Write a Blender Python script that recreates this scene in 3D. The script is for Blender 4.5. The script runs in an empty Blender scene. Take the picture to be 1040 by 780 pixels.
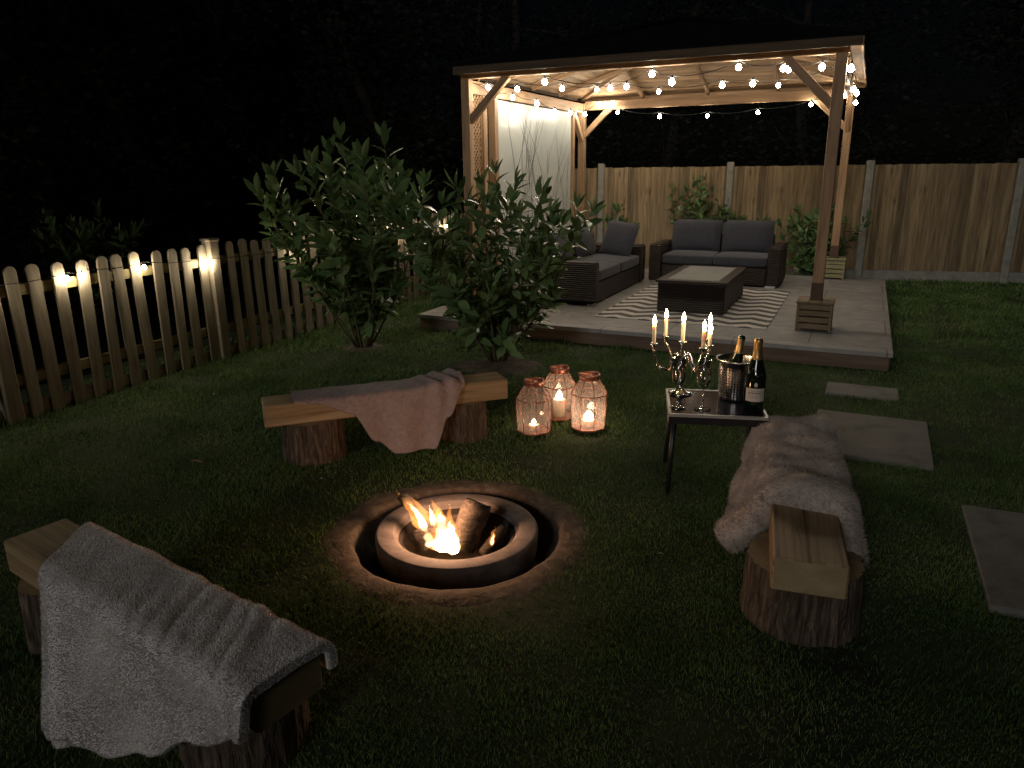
import bpy, math, random
import numpy as np
from mathutils import Vector, Matrix, noise as mnoise

random.seed(7)
NR = np.random.RandomState(11)
scene = bpy.context.scene
COL = scene.collection
PI = math.pi
rnd = random.uniform

# ------------------------------------------------------------------ frames
YAW = 0.4417                       # the patio and the gazebo are turned by this much
GX, GY = 2.78, 6.647               # foot of the gazebo's front right post
CR, SR = math.cos(YAW), math.sin(YAW)
DECK = 0.155                       # top of the patio


def G(x, y, z=0.0):                # patio frame -> world
    return Vector((GX + CR * x + SR * y, GY - SR * x + CR * y, z))


# ------------------------------------------------------------------ mesh builder
class MB:
    def __init__(s):
        s.v, s.f, s.m, s.sm = [], [], [], []

    def add(s, vs, fs, mi=0, smooth=False):
        b = len(s.v)
        s.v += [tuple(p) for p in vs]
        for f in fs:
            s.f.append([i + b for i in f]); s.m.append(mi); s.sm.append(smooth)

    def box(s, c, d, rot=None, mi=0, bev=0.0):
        c = Vector(c); hx, hy, hz = d[0] / 2, d[1] / 2, d[2] / 2
        if bev <= 0:
            vs = [Vector((x, y, z)) for x in (-hx, hx) for y in (-hy, hy) for z in (-hz, hz)]
            fs = [(0, 1, 3, 2), (4, 6, 7, 5), (0, 4, 5, 1), (2, 3, 7, 6), (0, 2, 6, 4), (1, 5, 7, 3)]
        else:
            b = min(bev, hx * .45, hy * .45, hz * .45)
            vs, fs, idx = [], [], {}
            for sx in (-1, 1):
                for sy in (-1, 1):
                    for sz in (-1, 1):
                        for ax in range(3):
                            p = [sx * (hx - b), sy * (hy - b), sz * (hz - b)]
                            p[ax] = (sx * hx, sy * hy, sz * hz)[ax]
                            idx[(sx, sy, sz, ax)] = len(vs); vs.append(Vector(p))
            S = (-1, 1)
            for q in S:
                fs.append([idx[(q, a, c2, 0)] for a, c2 in ((-1, -1), (-1, 1), (1, 1), (1, -1))][::-q])
                fs.append([idx[(a, q, c2, 1)] for a, c2 in ((-1, -1), (1, -1), (1, 1), (-1, 1))][::-q])
                fs.append([idx[(a, c2, q, 2)] for a, c2 in ((-1, -1), (-1, 1), (1, 1), (1, -1))][::-q])
            for a in S:
                for c2 in S:
                    fs.append([idx[(a, c2, -1, 0)], idx[(a, c2, 1, 0)], idx[(a, c2, 1, 1)], idx[(a, c2, -1, 1)]])
                    fs.append([idx[(a, -1, c2, 0)], idx[(a, 1, c2, 0)], idx[(a, 1, c2, 2)], idx[(a, -1, c2, 2)]])
                    fs.append([idx[(-1, a, c2, 1)], idx[(1, a, c2, 1)], idx[(1, a, c2, 2)], idx[(-1, a, c2, 2)]])
                    for d2 in S:
                        fs.append([idx[(a, c2, d2, 0)], idx[(a, c2, d2, 1)], idx[(a, c2, d2, 2)]])
        if rot is not None:
            vs = [rot @ v for v in vs]
        s.add([v + c for v in vs], fs, mi)

    def tube(s, pts, rad, n=8, mi=0, cap=True, smooth=True, sx=1.0):
        pts = [Vector(p) for p in pts]
        if not hasattr(rad, '__len__'):
            rad = [rad] * len(pts)
        b = []; up = None
        for i, p in enumerate(pts):
            t = (pts[min(i + 1, len(pts) - 1)] - pts[max(i - 1, 0)])
            if t.length < 1e-9: t = Vector((0, 0, 1))
            t.normalize()
            if up is None:
                a = Vector((1, 0, 0)) if abs(t.x) < .8 else Vector((0, 1, 0))
                up = (a - t * a.dot(t)).normalized()
            else:
                up = up - t * up.dot(t)
                up = up.normalized() if up.length > 1e-6 else t.orthogonal().normalized()
            w = t.cross(up)
            for k in range(n):
                an = 2 * PI * k / n
                b.append(p + (up * math.cos(an) * sx + w * math.sin(an)) * rad[i])
        fs = []
        for i in range(len(pts) - 1):
            for k in range(n):
                k2 = (k + 1) % n
                fs.append((i * n + k, i * n + k2, (i + 1) * n + k2, (i + 1) * n + k))
        base = len(s.v)
        s.add(b, fs, mi, smooth)
        if cap:
            s.f.append([base + k for k in range(n)][::-1]); s.m.append(mi); s.sm.append(False)
            L = base + (len(pts) - 1) * n
            s.f.append([L + k for k in range(n)]); s.m.append(mi); s.sm.append(False)

    def lathe(s, prof, n=24, c=(0, 0, 0), mi=0, smooth=True, jit=None):
        vs, fs = [], []
        for i, (r, z) in enumerate(prof):
            for k in range(n):
                a = 2 * PI * k / n
                rr = r * (1 + (jit(a, z) if jit else 0))
                vs.append((c[0] + rr * math.cos(a), c[1] + rr * math.sin(a), c[2] + z))
        for i in range(len(prof) - 1):
            for k in range(n):
                k2 = (k + 1) % n
                fs.append((i * n + k, i * n + k2, (i + 1) * n + k2, (i + 1) * n + k))
        s.add(vs, fs, mi, smooth)

    def grid(s, fn, nu, nv, mi=0, smooth=True):
        vs = [fn(i / nu, j / nv) for i in range(nu + 1) for j in range(nv + 1)]
        fs = [(i * (nv + 1) + j, (i + 1) * (nv + 1) + j, (i + 1) * (nv + 1) + j + 1, i * (nv + 1) + j + 1)
              for i in range(nu) for j in range(nv)]
        s.add(vs, fs, mi, smooth)

    def build(s, name, mats, parent=None, loc=(0, 0, 0), rz=0.0, mat4=None):
        me = bpy.data.meshes.new(name)
        me.from_pydata(s.v, [], s.f)
        if not isinstance(mats, (list, tuple)): mats = [mats]
        for m in mats: me.materials.append(m)
        me.polygons.foreach_set('material_index', s.m)
        me.polygons.foreach_set('use_smooth', s.sm)
        me.update()
        return link(name, me, parent, loc, rz, mat4)


def link(name, me, parent=None, loc=(0, 0, 0), rz=0.0, mat4=None):
    o = bpy.data.objects.new(name, me)
    COL.objects.link(o)
    if parent is not None: o.parent = parent
    if mat4 is not None: o.matrix_local = mat4
    else:
        o.location = loc; o.rotation_euler = (0, 0, rz)
    return o


def tag(o, label, cat, group=None):
    o['label'] = label; o['category'] = cat
    if group: o['group'] = group
    return o


def kind(o, k, label=None):
    o['kind'] = k
    if label: o['label'] = label
    return o


def thing(name, label, cat, loc=(0, 0, 0), rz=0.0, group=None):
    o = bpy.data.objects.new(name, None)
    o.empty_display_size = .1
    COL.objects.link(o); o.location = loc; o.rotation_euler = (0, 0, rz)
    return tag(o, label, cat, group)


def dup(root, loc, rz, label, group=None):
    r = root.copy(); COL.objects.link(r); r.location = loc; r.rotation_euler = (0, 0, rz)
    r['label'] = label
    if group: r['group'] = group

    def rec(a, b):
        for ch in list(a.children):
            c = ch.copy(); COL.objects.link(c); c.parent = b
            c.matrix_parent_inverse = ch.matrix_parent_inverse.copy()
            rec(ch, c)
    rec(root, r)
    return r


def bar(name, a, b, w, h, mat, parent=None, bev=.004, up=(0, 0, 1)):
    """a squared timber from a to b; its mesh runs along local X so the grain follows it"""
    a, b = Vector(a), Vector(b); d = b - a; L = d.length
    x = d / L; u = Vector(up)
    if abs(x.dot(u)) > .98: u = Vector((0, 1, 0))
    y = u.cross(x).normalized(); z = x.cross(y)
    M = Matrix((x, y, z)).transposed().to_4x4(); M.translation = a
    mb = MB(); mb.box((L / 2, 0, 0), (L, w, h), bev=bev)
    return mb.build(name, mat, parent, mat4=M)


# ------------------------------------------------------------------ materials
def newmat(name):
    m = bpy.data.materials.new(name); m.use_nodes = True
    n = m.node_tree.nodes; n.clear()
    out = n.new('ShaderNodeOutputMaterial')
    return m, n, m.node_tree.links, out


def ramp(n, stops):
    r = n.new('ShaderNodeValToRGB')
    e = r.color_ramp.elements
    while len(e) < len(stops): e.new(.5)
    for el, (p, c) in zip(e, stops):
        el.position = p; el.color = (c[0], c[1], c[2], 1)
    return r


def wax():
    m, n, l, out = newmat('ivory wax')
    b = n.new('ShaderNodeBsdfPrincipled'); l.new(b.outputs[0], out.inputs[0])
    nz = n.new('ShaderNodeTexNoise'); r = ramp(n, [(.3, (.76, .68, .52)), (.7, (.84, .77, .62))]); l.new(nz.outputs['Fac'], r.inputs[0]); l.new(r.outputs[0], b.inputs['Base Color'])
    b.inputs['Roughness'].default_value = .5; b.inputs['Subsurface Weight'].default_value = .8; b.inputs['Subsurface Radius'].default_value = (1, .6, .35); b.inputs['Subsurface Scale'].default_value = .03
    return m


def surf(name, c1, c2, scale=(8, 8, 8), rough=.7, detail=6, bump=.3, bdist=.004, c3=None, metal=0, spec=.4,
         var=0.0, wave=None, coat=0, sheen=0):
    """noise-mottled principled surface; scale sets the stretch, so wood grain is a stretched noise"""
    m, n, l, out = newmat(name)
    b = n.new('ShaderNodeBsdfPrincipled'); l.new(b.outputs[0], out.inputs[0])
    tc = n.new('ShaderNodeTexCoord'); mp = n.new('ShaderNodeMapping'); mp.inputs['Scale'].default_value = scale
    oi = n.new('ShaderNodeObjectInfo')
    va = n.new('ShaderNodeVectorMath'); va.operation = 'MULTIPLY_ADD'
    cb = n.new('ShaderNodeCombineXYZ')
    for i in range(3): l.new(oi.outputs['Random'], cb.inputs[i])
    l.new(cb.outputs[0], va.inputs[0]); va.inputs[1].default_value = (7.3, 3.1, 5.7)
    l.new(tc.outputs['Object'], va.inputs[2])
    l.new(va.outputs[0], mp.inputs[0])
    nz = n.new('ShaderNodeTexNoise'); nz.inputs['Scale'].default_value = 1; nz.inputs['Detail'].default_value = detail
    nz.inputs['Roughness'].default_value = .62; nz.inputs['Distortion'].default_value = .6
    l.new(mp.outputs[0], nz.inputs['Vector'])
    st = [(.3, c1), (.7, c2)] if c3 is None else [(.28, c1), (.5, c2), (.74, c3)]
    r = ramp(n, st); l.new(nz.outputs['Fac'], r.inputs[0])
    col = r.outputs[0]
    if var:
        hs = n.new('ShaderNodeHueSaturation')
        mr = n.new('ShaderNodeMapRange'); mr.inputs['To Min'].default_value = 1 - var; mr.inputs['To Max'].default_value = 1 + var
        l.new(oi.outputs['Random'], mr.inputs[0]); l.new(mr.outputs[0], hs.inputs['Value']); l.new(col, hs.inputs['Color'])
        col = hs.outputs[0]
    l.new(col, b.inputs['Base Color'])
    b.inputs['Roughness'].default_value = rough; b.inputs['Metallic'].default_value = metal
    b.inputs['Specular IOR Level'].default_value = spec
    if coat: b.inputs['Coat Weight'].default_value = coat
    if sheen:
        b.inputs['Sheen Weight'].default_value = sheen; b.inputs['Sheen Roughness'].default_value = .5
    if bump:
        bp = n.new('ShaderNodeBump'); bp.inputs['Strength'].default_value = bump; bp.inputs['Distance'].default_value = bdist
        h = nz.outputs['Fac']
        if wave:
            wv = n.new('ShaderNodeTexWave'); wv.bands_direction = wave[0]; wv.inputs['Scale'].default_value = wave[1]
            l.new(tc.outputs['Object'], wv.inputs[0])
            ad = n.new('ShaderNodeMath'); ad.operation = 'MULTIPLY_ADD'
            l.new(wv.outputs['Fac'], ad.inputs[0]); ad.inputs[1].default_value = wave[2]; l.new(h, ad.inputs[2])
            h = ad.outputs[0]
        l.new(h, bp.inputs['Height']); l.new(bp.outputs[0], b.inputs['Normal'])
    return m


def emit(name, col, s):
    m, n, l, out = newmat(name)
    e = n.new('ShaderNodeEmission'); e.inputs[0].default_value = (*col, 1); e.inputs[1].default_value = s
    l.new(e.outputs[0], out.inputs[0])
    return m


def flame_vol(name, col, s):
    m, n, l, out = newmat(name)
    e = n.new('ShaderNodeEmission'); e.inputs[0].default_value = (*col, 1); e.inputs[1].default_value = s
    l.new(e.outputs[0], out.inputs['Volume'])
    return m


def glass(name, col=(1, 1, 1), rough=0.0):
    m, n, l, out = newmat(name)
    b = n.new('ShaderNodeBsdfPrincipled')
    b.inputs['Base Color'].default_value = (*col, 1); b.inputs['Roughness'].default_value = rough
    b.inputs['Transmission Weight'].default_value = 1; b.inputs['IOR'].default_value = 1.45
    l.new(b.outputs[0], out.inputs[0])
    return m


def leaf_mat(name, c1, c2, rough=.32, trans=.25):
    m, n, l, out = newmat(name)
    b = n.new('ShaderNodeBsdfPrincipled'); b.inputs['Roughness'].default_value = rough
    t = n.new('ShaderNodeBsdfTranslucent'); mx = n.new('ShaderNodeMixShader'); mx.inputs[0].default_value = trans
    g = n.new('ShaderNodeNewGeometry'); r = ramp(n, [(0, c1), (1, c2)])
    l.new(g.outputs['Random Per Island'], r.inputs[0])
    l.new(r.outputs[0], b.inputs['Base Color']); l.new(r.outputs[0], t.inputs[0])
    l.new(b.outputs[0], mx.inputs[1]); l.new(t.outputs[0], mx.inputs[2]); l.new(mx.outputs[0], out.inputs[0])
    return m


M = {}
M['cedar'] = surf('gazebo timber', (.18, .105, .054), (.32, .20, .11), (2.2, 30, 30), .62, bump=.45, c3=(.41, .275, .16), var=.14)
M['cedar_unlit'] = surf('unlit fascia timber', (.05, .033, .02), (.10, .068, .042), (2.2, 30, 30), .8, bump=.3, var=.1)  # gazebo timber darkened in colour for the fascia faces turned from the bulbs
M['stain'] = surf('post foot stain', (.06, .03, .018), (.1, .05, .03), (3, 30, 30), .6)
M['picket'] = surf('weathered picket timber', (.15, .125, .09), (.27, .23, .17), (22, 22, 2.2), .72, bump=.4, c3=(.36, .315, .245), var=.25)
M['rail'] = surf('fence rail timber', (.15, .12, .05), (.28, .23, .11), (2.5, 25, 25), .7)
M['sleeper'] = surf('sleeper timber', (.055, .032, .015), (.30, .205, .105), (1.1, 30, 30), .62, bump=.6, c3=(.44, .32, .185), var=.08)
M['endgrain'] = surf('sleeper end grain', (.27, .19, .10), (.40, .295, .17), (9, 9, 16), .75, bump=.3, detail=8)
M['bark'] = surf('log bark', (.015, .010, .007), (.10, .07, .048), (46, 46, 8), .95, bump=1, bdist=.035, c3=(.26, .20, .145))
M['cutwood'] = surf('cut log wood', (.24, .17, .09), (.4, .29, .165), (14, 14, 14), .7)
M['concrete'] = surf('concrete post', (.16, .16, .14), (.27, .265, .235), (9, 9, 9), .85, bump=.3)
M['pitstone'] = surf('fire bowl stone', (.135, .112, .102), (.215, .18, .165), (14, 14, 14), .8, bump=.5, bdist=.003, c3=(.28, .238, .215))
M['soot'] = surf('sooty bowl', (.02, .015, .012), (.07, .05, .038), (12, 12, 12), .85, bump=.6)
M['soil'] = surf('bare soil', (.045, .034, .026), (.10, .078, .058), (16, 16, 16), .95, bump=.8, bdist=.015, c3=(.19, .152, .115), detail=9)
M['dark_floor'] = surf('woodland floor', (.002, .002, .0015), (.007, .006, .004), (3, 3, 3), 1, bump=.6, bdist=.02, spec=.1)
M['turf'] = surf('turf ground', (.016, .022, .009), (.03, .046, .016), (3, 3, 3), .95, bump=.8, bdist=.02, c3=(.04, .05, .02), detail=9)
M['slab'] = surf('stepping stone', (.10, .098, .09), (.17, .165, .153), (5, 5, 5), .8, bump=.5, bdist=.005, c3=(.21, .205, .19), detail=9)
M['charlog'] = surf('charred log', (.012, .009, .007), (.085, .06, .042), (9, 26, 26), .9, bump=1, bdist=.02)
M['roof'] = surf('roof felt', (.004, .004, .004), (.009, .009, .009), (12, 12, 12), 1, bump=.4, spec=.1)
M['rattan'] = surf('brown rattan', (.016, .010, .008), (.036, .025, .019), (70, 70, 30), .5, bump=1, bdist=.012, wave=('Z', 14, 1.5))
M['cushion'] = surf('charcoal cushion cloth', (.02, .022, .03), (.035, .038, .05), (30, 30, 30), .85, bump=.2, bdist=.004, sheen=.15)
M['silver'] = surf('polished silver', (.72, .70, .66), (.86, .84, .8), (5, 5, 5), .16, bump=0, metal=1)
M['steel'] = surf('hammered steel', (.5, .49, .47), (.64, .62, .6), (60, 60, 40), .25, bump=.35, metal=1)
M['silverpaint'] = surf('pale metal', (.42, .42, .41), (.52, .52, .5), (9, 9, 9), .35, bump=0, metal=.4)
M['black_metal'] = surf('black metal', (.012, .012, .014), (.022, .022, .024), (20, 20, 20), .35, bump=0)
M['black_glass'] = surf('dark table glass', (.012, .012, .024), (.02, .02, .036), (4, 4, 4), .09, bump=0, spec=.25)
M['copper'] = surf('copper wire', (.42, .17, .11), (.62, .28, .19), (15, 15, 15), .4, bump=0, metal=.75)
M['wax'] = wax()
M['bottle'] = surf('dark bottle glass', (.004, .009, .006), (.007, .014, .009), (4, 4, 4), .07, bump=0, coat=.5)
M['foil'] = surf('gold foil', (.55, .33, .13), (.72, .46, .2), (30, 30, 30), .38, bump=.4, metal=.85, bdist=.003)
M['label'] = surf('cream label paper', (.58, .52, .45), (.64, .58, .5), (20, 20, 20), .7, bump=0)
M['ink'] = surf('ink', (.1, .08, .07), (.14, .11, .09), (9, 9, 9), .7, bump=0)
M['cable'] = surf('light cable', (.02, .02, .02), (.03, .03, .03), (9, 9, 9), .6, bump=0)
M['board'] = surf('glossy white board', (.44, .47, .455), (.52, .55, .53), (2, 2, 2), .2, bump=.15, bdist=.002, spec=.5)
M['line'] = surf('printed line', (.07, .075, .075), (.13, .135, .13), (6, 6, 6), .5, bump=0)
M['leaf'] = leaf_mat('laurel leaf', (.06, .115, .042), (.175, .265, .11), .22, .2)
M['twigs'] = surf('laurel stem', (.06, .055, .025), (.12, .10, .05), (10, 10, 10), .8)
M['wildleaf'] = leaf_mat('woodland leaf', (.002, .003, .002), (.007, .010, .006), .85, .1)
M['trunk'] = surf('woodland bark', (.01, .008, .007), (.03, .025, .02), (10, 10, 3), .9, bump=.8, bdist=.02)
M['deadleaf'] = surf('dry leaf', (.2, .13, .06), (.32, .22, .11), (20, 20, 20), .8)
M['petal'] = surf('pale petal', (.5, .5, .45), (.62, .62, .56), (20, 20, 20), .8)
M['fur_grey'] = surf('grey plush', (.66, .62, .60), (.80, .76, .735), (9, 9, 9), .95, bump=.7, bdist=.01, sheen=.3)
M['fur_taupe'] = surf('taupe fur', (.33, .275, .24), (.60, .51, .45), (12, 12, 12), .95, bump=.5, bdist=.01, sheen=.2)
M['plush_mauve'] = surf('mauve plush', (.28, .215, .205), (.39, .305, .29), (40, 40, 40), .95, bump=.6, bdist=.006, sheen=.25)
M['bulb'] = emit('lit bulb', (1, .88, .70), 190)
M['fence_bulb'] = emit('lit fence bulb', (1, .84, .58), 230)
M['candle_flame'] = emit('candle flame', (1, .68, .36), 125)
M['tea_flame'] = emit('lantern flame', (1, .70, .46), 85)
M['wick'] = M['cable']
def thin_glass():
    m, n, l, out = newmat('clear glass')
    tr = n.new('ShaderNodeBsdfTransparent'); tr.inputs[0].default_value = (.96, .96, .96, 1)
    gl = n.new('ShaderNodeBsdfGlossy'); gl.inputs['Roughness'].default_value = .03
    fr = n.new('ShaderNodeLayerWeight'); fr.inputs[0].default_value = .4
    pw = n.new('ShaderNodeMath'); pw.operation = 'MULTIPLY_ADD'; l.new(fr.outputs['Facing'], pw.inputs[0]); pw.inputs[1].default_value = .8; pw.inputs[2].default_value = .10
    mx = n.new('ShaderNodeMixShader'); l.new(pw.outputs[0], mx.inputs[0]); l.new(tr.outputs[0], mx.inputs[1]); l.new(gl.outputs[0], mx.inputs[2])
    l.new(mx.outputs[0], out.inputs[0])
    return m


M['glass'] = thin_glass()


def mat_patio():
    m, n, l, out = newmat('patio slabs')
    b = n.new('ShaderNodeBsdfPrincipled'); l.new(b.outputs[0], out.inputs[0])
    tc = n.new('ShaderNodeTexCoord')
    br = n.new('ShaderNodeTexBrick'); br.offset = .5
    br.inputs['Scale'].default_value = 1; br.inputs['Brick Width'].default_value = 1.2; br.inputs['Row Height'].default_value = .6
    br.inputs['Mortar Size'].default_value = .006; br.inputs['Mortar Smooth'].default_value = .3
    br.inputs['Color1'].default_value = (.25, .25, .248, 1); br.inputs['Color2'].default_value = (.30, .30, .298, 1)
    br.inputs['Mortar'].default_value = (.11, .11, .108, 1)
    l.new(tc.outputs['Object'], br.inputs['Vector'])
    mp = n.new('ShaderNodeMapping'); mp.inputs['Scale'].default_value = (5, 5, 5); l.new(tc.outputs['Object'], mp.inputs[0])
    nz = n.new('ShaderNodeTexNoise'); nz.inputs['Scale'].default_value = 1.3; nz.inputs['Detail'].default_value = 9
    l.new(mp.outputs[0], nz.inputs['Vector'])
    r = ramp(n, [(.3, (.72, .72, .72)), (.72, (1.12, 1.1, 1.08))]); l.new(nz.outputs['Fac'], r.inputs[0])
    mx = n.new('ShaderNodeMix'); mx.data_type = 'RGBA'; mx.blend_type = 'MULTIPLY'; mx.inputs['Factor'].default_value = 1
    l.new(br.outputs['Color'], mx.inputs['A']); l.new(r.outputs[0], mx.inputs['B'])
    l.new(mx.outputs['Result'], b.inputs['Base Color']); b.inputs['Roughness'].default_value = .55
    bp = n.new('ShaderNodeBump'); bp.inputs['Strength'].default_value = .4; bp.inputs['Distance'].default_value = .004
    sb = n.new('ShaderNodeMath'); sb.operation = 'SUBTRACT'
    l.new(nz.outputs['Fac'], sb.inputs[0]); l.new(br.outputs['Fac'], sb.inputs[1])
    l.new(sb.outputs[0], bp.inputs['Height']); l.new(bp.outputs[0], b.inputs['Normal'])
    return m


def mat_rug():
    m, n, l, out = newmat('zigzag rug')
    b = n.new('ShaderNodeBsdfPrincipled'); l.new(b.outputs[0], out.inputs[0])
    tc = n.new('ShaderNodeTexCoord'); sp = n.new('ShaderNodeSeparateXYZ'); l.new(tc.outputs['Object'], sp.inputs[0])

    def mth(op, a, bb):
        q = n.new('ShaderNodeMath'); q.operation = op
        for i, x in enumerate((a, bb)):
            if isinstance(x, (int, float)): q.inputs[i].default_value = x
            else: l.new(x, q.inputs[i])
        return q.outputs[0]
    tri = mth('PINGPONG', sp.outputs['X'], .16)
    yy = mth('ADD', sp.outputs['Y'], mth('MULTIPLY', tri, .62))
    st = mth('GREATER_THAN', mth('FRACT', mth('MULTIPLY', mth('ADD', yy, 5.0), 1 / .235), 0), .5)
    nz = n.new('ShaderNodeTexNoise'); nz.inputs['Scale'].default_value = 60; l.new(tc.outputs['Object'], nz.inputs['Vector'])
    mx = n.new('ShaderNodeMix'); mx.data_type = 'RGBA'
    l.new(st, mx.inputs['Factor'])
    mx.inputs['A'].default_value = (.075, .075, .077, 1); mx.inputs['B'].default_value = (.5, .485, .455, 1)
    l.new(mx.outputs['Result'], b.inputs['Base Color']); b.inputs['Roughness'].default_value = .95
    bp = n.new('ShaderNodeBump'); bp.inputs['Strength'].default_value = .5; bp.inputs['Distance'].default_value = .003
    l.new(nz.outputs['Fac'], bp.inputs['Height']); l.new(bp.outputs[0], b.inputs['Normal'])
    return m


def mat_boards(name, axis, pitch, cols, groove=.06):
    """boards side by side: each strip of width pitch has a tone of its own"""
    m, n, l, out = newmat(name)
    b = n.new('ShaderNodeBsdfPrincipled'); l.new(b.outputs[0], out.inputs[0])
    tc = n.new('ShaderNodeTexCoord'); sp = n.new('ShaderNodeSeparateXYZ'); l.new(tc.outputs['Object'], sp.inputs[0])
    dv = n.new('ShaderNodeMath'); dv.operation = 'DIVIDE'; l.new(sp.outputs[axis], dv.inputs[0]); dv.inputs[1].default_value = pitch
    fl = n.new('ShaderNodeMath'); fl.operation = 'FLOOR'; l.new(dv.outputs[0], fl.inputs[0])
    wn = n.new('ShaderNodeTexWhiteNoise'); wn.noise_dimensions = '1D'; l.new(fl.outputs[0], wn.inputs['W'])
    fr = n.new('ShaderNodeMath'); fr.operation = 'FRACT'; l.new(dv.outputs[0], fr.inputs[0])
    gr = n.new('ShaderNodeMath'); gr.operation = 'LESS_THAN'; l.new(fr.outputs[0], gr.inputs[0]); gr.inputs[1].default_value = groove
    mp = n.new('ShaderNodeMapping')
    sc = {'X': (30, 30, 2.0), 'Z': (2.0, 2.0, 34)}[axis]
    mp.inputs['Scale'].default_value = sc
    ad = n.new('ShaderNodeVectorMath'); ad.operation = 'MULTIPLY_ADD'
    l.new(wn.outputs['Color'], ad.inputs[0]); ad.inputs[1].default_value = (9, 9, 9); l.new(tc.outputs['Object'], ad.inputs[2])
    l.new(ad.outputs[0], mp.inputs[0])
    nz = n.new('ShaderNodeTexNoise'); nz.inputs['Scale'].default_value = 1; nz.inputs['Detail'].default_value = 7
    nz.inputs['Distortion'].default_value = .8
    l.new(mp.outputs[0], nz.inputs['Vector'])
    r = ramp(n, [(.28, cols[0]), (.5, cols[1]), (.75, cols[2])]); l.new(nz.outputs['Fac'], r.inputs[0])
    hs = n.new('ShaderNodeHueSaturation'); mr = n.new('ShaderNodeMapRange')
    mr.inputs['To Min'].default_value = .6; mr.inputs['To Max'].default_value = 1.3
    l.new(wn.outputs['Value'], mr.inputs[0]); l.new(mr.outputs[0], hs.inputs['Value']); l.new(r.outputs[0], hs.inputs['Color'])
    # knots
    vo = n.new('ShaderNodeTexVoronoi'); vm = n.new('ShaderNodeMapping'); vm.inputs['Scale'].default_value = {'X': (6, 6, 2.2), 'Z': (2.2, 2.2, 6)}[axis]
    l.new(ad.outputs[0], vm.inputs[0]); l.new(vm.outputs[0], vo.inputs['Vector']); vo.inputs['Scale'].default_value = 1
    vr = ramp(n, [(.05, (.35, .3, .27)), (.17, (1, 1, 1))]); l.new(vo.outputs['Distance'], vr.inputs[0])
    mx = n.new('ShaderNodeMix'); mx.data_type = 'RGBA'; mx.blend_type = 'MULTIPLY'; mx.inputs['Factor'].default_value = .8
    l.new(hs.outputs[0], mx.inputs['A']); l.new(vr.outputs[0], mx.inputs['B'])
    l.new(mx.outputs['Result'], b.inputs['Base Color']); b.inputs['Roughness'].default_value = .72
    bp = n.new('ShaderNodeBump'); bp.inputs['Strength'].default_value = .5; bp.inputs['Distance'].default_value = .006
    sb = n.new('ShaderNodeMath'); sb.operation = 'SUBTRACT'; l.new(nz.outputs['Fac'], sb.inputs[0]); l.new(gr.outputs[0], sb.inputs[1])
    l.new(sb.outputs[0], bp.inputs['Height']); l.new(bp.outputs[0], b.inputs['Normal'])
    return m


def mat_grass():
    m, n, l, out = newmat('lawn blades')
    b = n.new('ShaderNodeBsdfPrincipled'); b.inputs['Roughness'].default_value = .6
    b.inputs['Specular IOR Level'].default_value = .25
    t = n.new('ShaderNodeBsdfTranslucent'); mx = n.new('ShaderNodeMixShader'); mx.inputs[0].default_value = .3
    at = n.new('ShaderNodeAttribute'); at.attribute_name = 'tint'
    tc = n.new('ShaderNodeTexCoord'); nz = n.new('ShaderNodeTexNoise'); nz.inputs['Scale'].default_value = 1.7; nz.inputs['Detail'].default_value = 4
    l.new(tc.outputs['Object'], nz.inputs['Vector'])
    ad = n.new('ShaderNodeMath'); ad.operation = 'MULTIPLY_ADD'; l.new(nz.outputs['Fac'], ad.inputs[0]); ad.inputs[1].default_value = 1.7
    sb = n.new('ShaderNodeMath'); sb.operation = 'MULTIPLY_ADD'; l.new(at.outputs['Fac'], sb.inputs[0]); sb.inputs[1].default_value = .6; sb.inputs[2].default_value = -.65
    l.new(sb.outputs[0], ad.inputs[2])
    r = ramp(n, [(.1, (.036, .07, .018)), (.45, (.095, .17, .046)), (.8, (.15, .235, .075)), (1, (.24, .25, .12))])
    l.new(ad.outputs[0], r.inputs[0])
    l.new(r.outputs[0], b.inputs['Base Color']); l.new(r.outputs[0], t.inputs[0])
    l.new(b.outputs[0], mx.inputs[1]); l.new(t.outputs[0], mx.inputs[2]); l.new(mx.outputs[0], out.inputs[0])
    return m


def mat_lantern_pane():
    m, n, l, out = newmat('lantern pane')
    tr = n.new('ShaderNodeBsdfTransparent'); tr.inputs[0].default_value = (.97, .93, .9, 1)
    tl = n.new('ShaderNodeBsdfTranslucent'); tl.inputs[0].default_value = (.9, .76, .68, 1)
    df = n.new('ShaderNodeBsdfDiffuse'); df.inputs[0].default_value = (.6, .48, .43, 1)
    gl = n.new('ShaderNodeBsdfGlossy'); gl.inputs['Roughness'].default_value = .08
    a = n.new('ShaderNodeMixShader'); a.inputs[0].default_value = .24
    c = n.new('ShaderNodeMixShader'); c.inputs[0].default_value = .5
    d = n.new('ShaderNodeMixShader'); d.inputs[0].default_value = .03
    l.new(tl.outputs[0], c.inputs[1]); l.new(df.outputs[0], c.inputs[2])
    l.new(tr.outputs[0], a.inputs[1]); l.new(c.outputs[0], a.inputs[2])
    l.new(a.outputs[0], d.inputs[1]); l.new(gl.outputs[0], d.inputs[2]); l.new(d.outputs[0], out.inputs[0])
    return m


M['patio'] = mat_patio(); M['rug'] = mat_rug(); M['grass'] = mat_grass(); M['pane'] = mat_lantern_pane()
M['lining'] = mat_boards('roof lining boards', 'Z', .0321, ((.17, .10, .05), (.34, .215, .115), (.45, .305, .175)), .02)
M['fenceboard'] = mat_boards('closeboard timber', 'X', .10, ((.11, .074, .038), (.21, .152, .082), (.30, .23, .135)), .07)

# ------------------------------------------------------------------ ground
PX, PY = -.26, 3.06                # centre of the fire pit
DX0, DX1, DY0, DY1 = -3.80, .645, -.757, 3.62   # patio in its own frame


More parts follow.
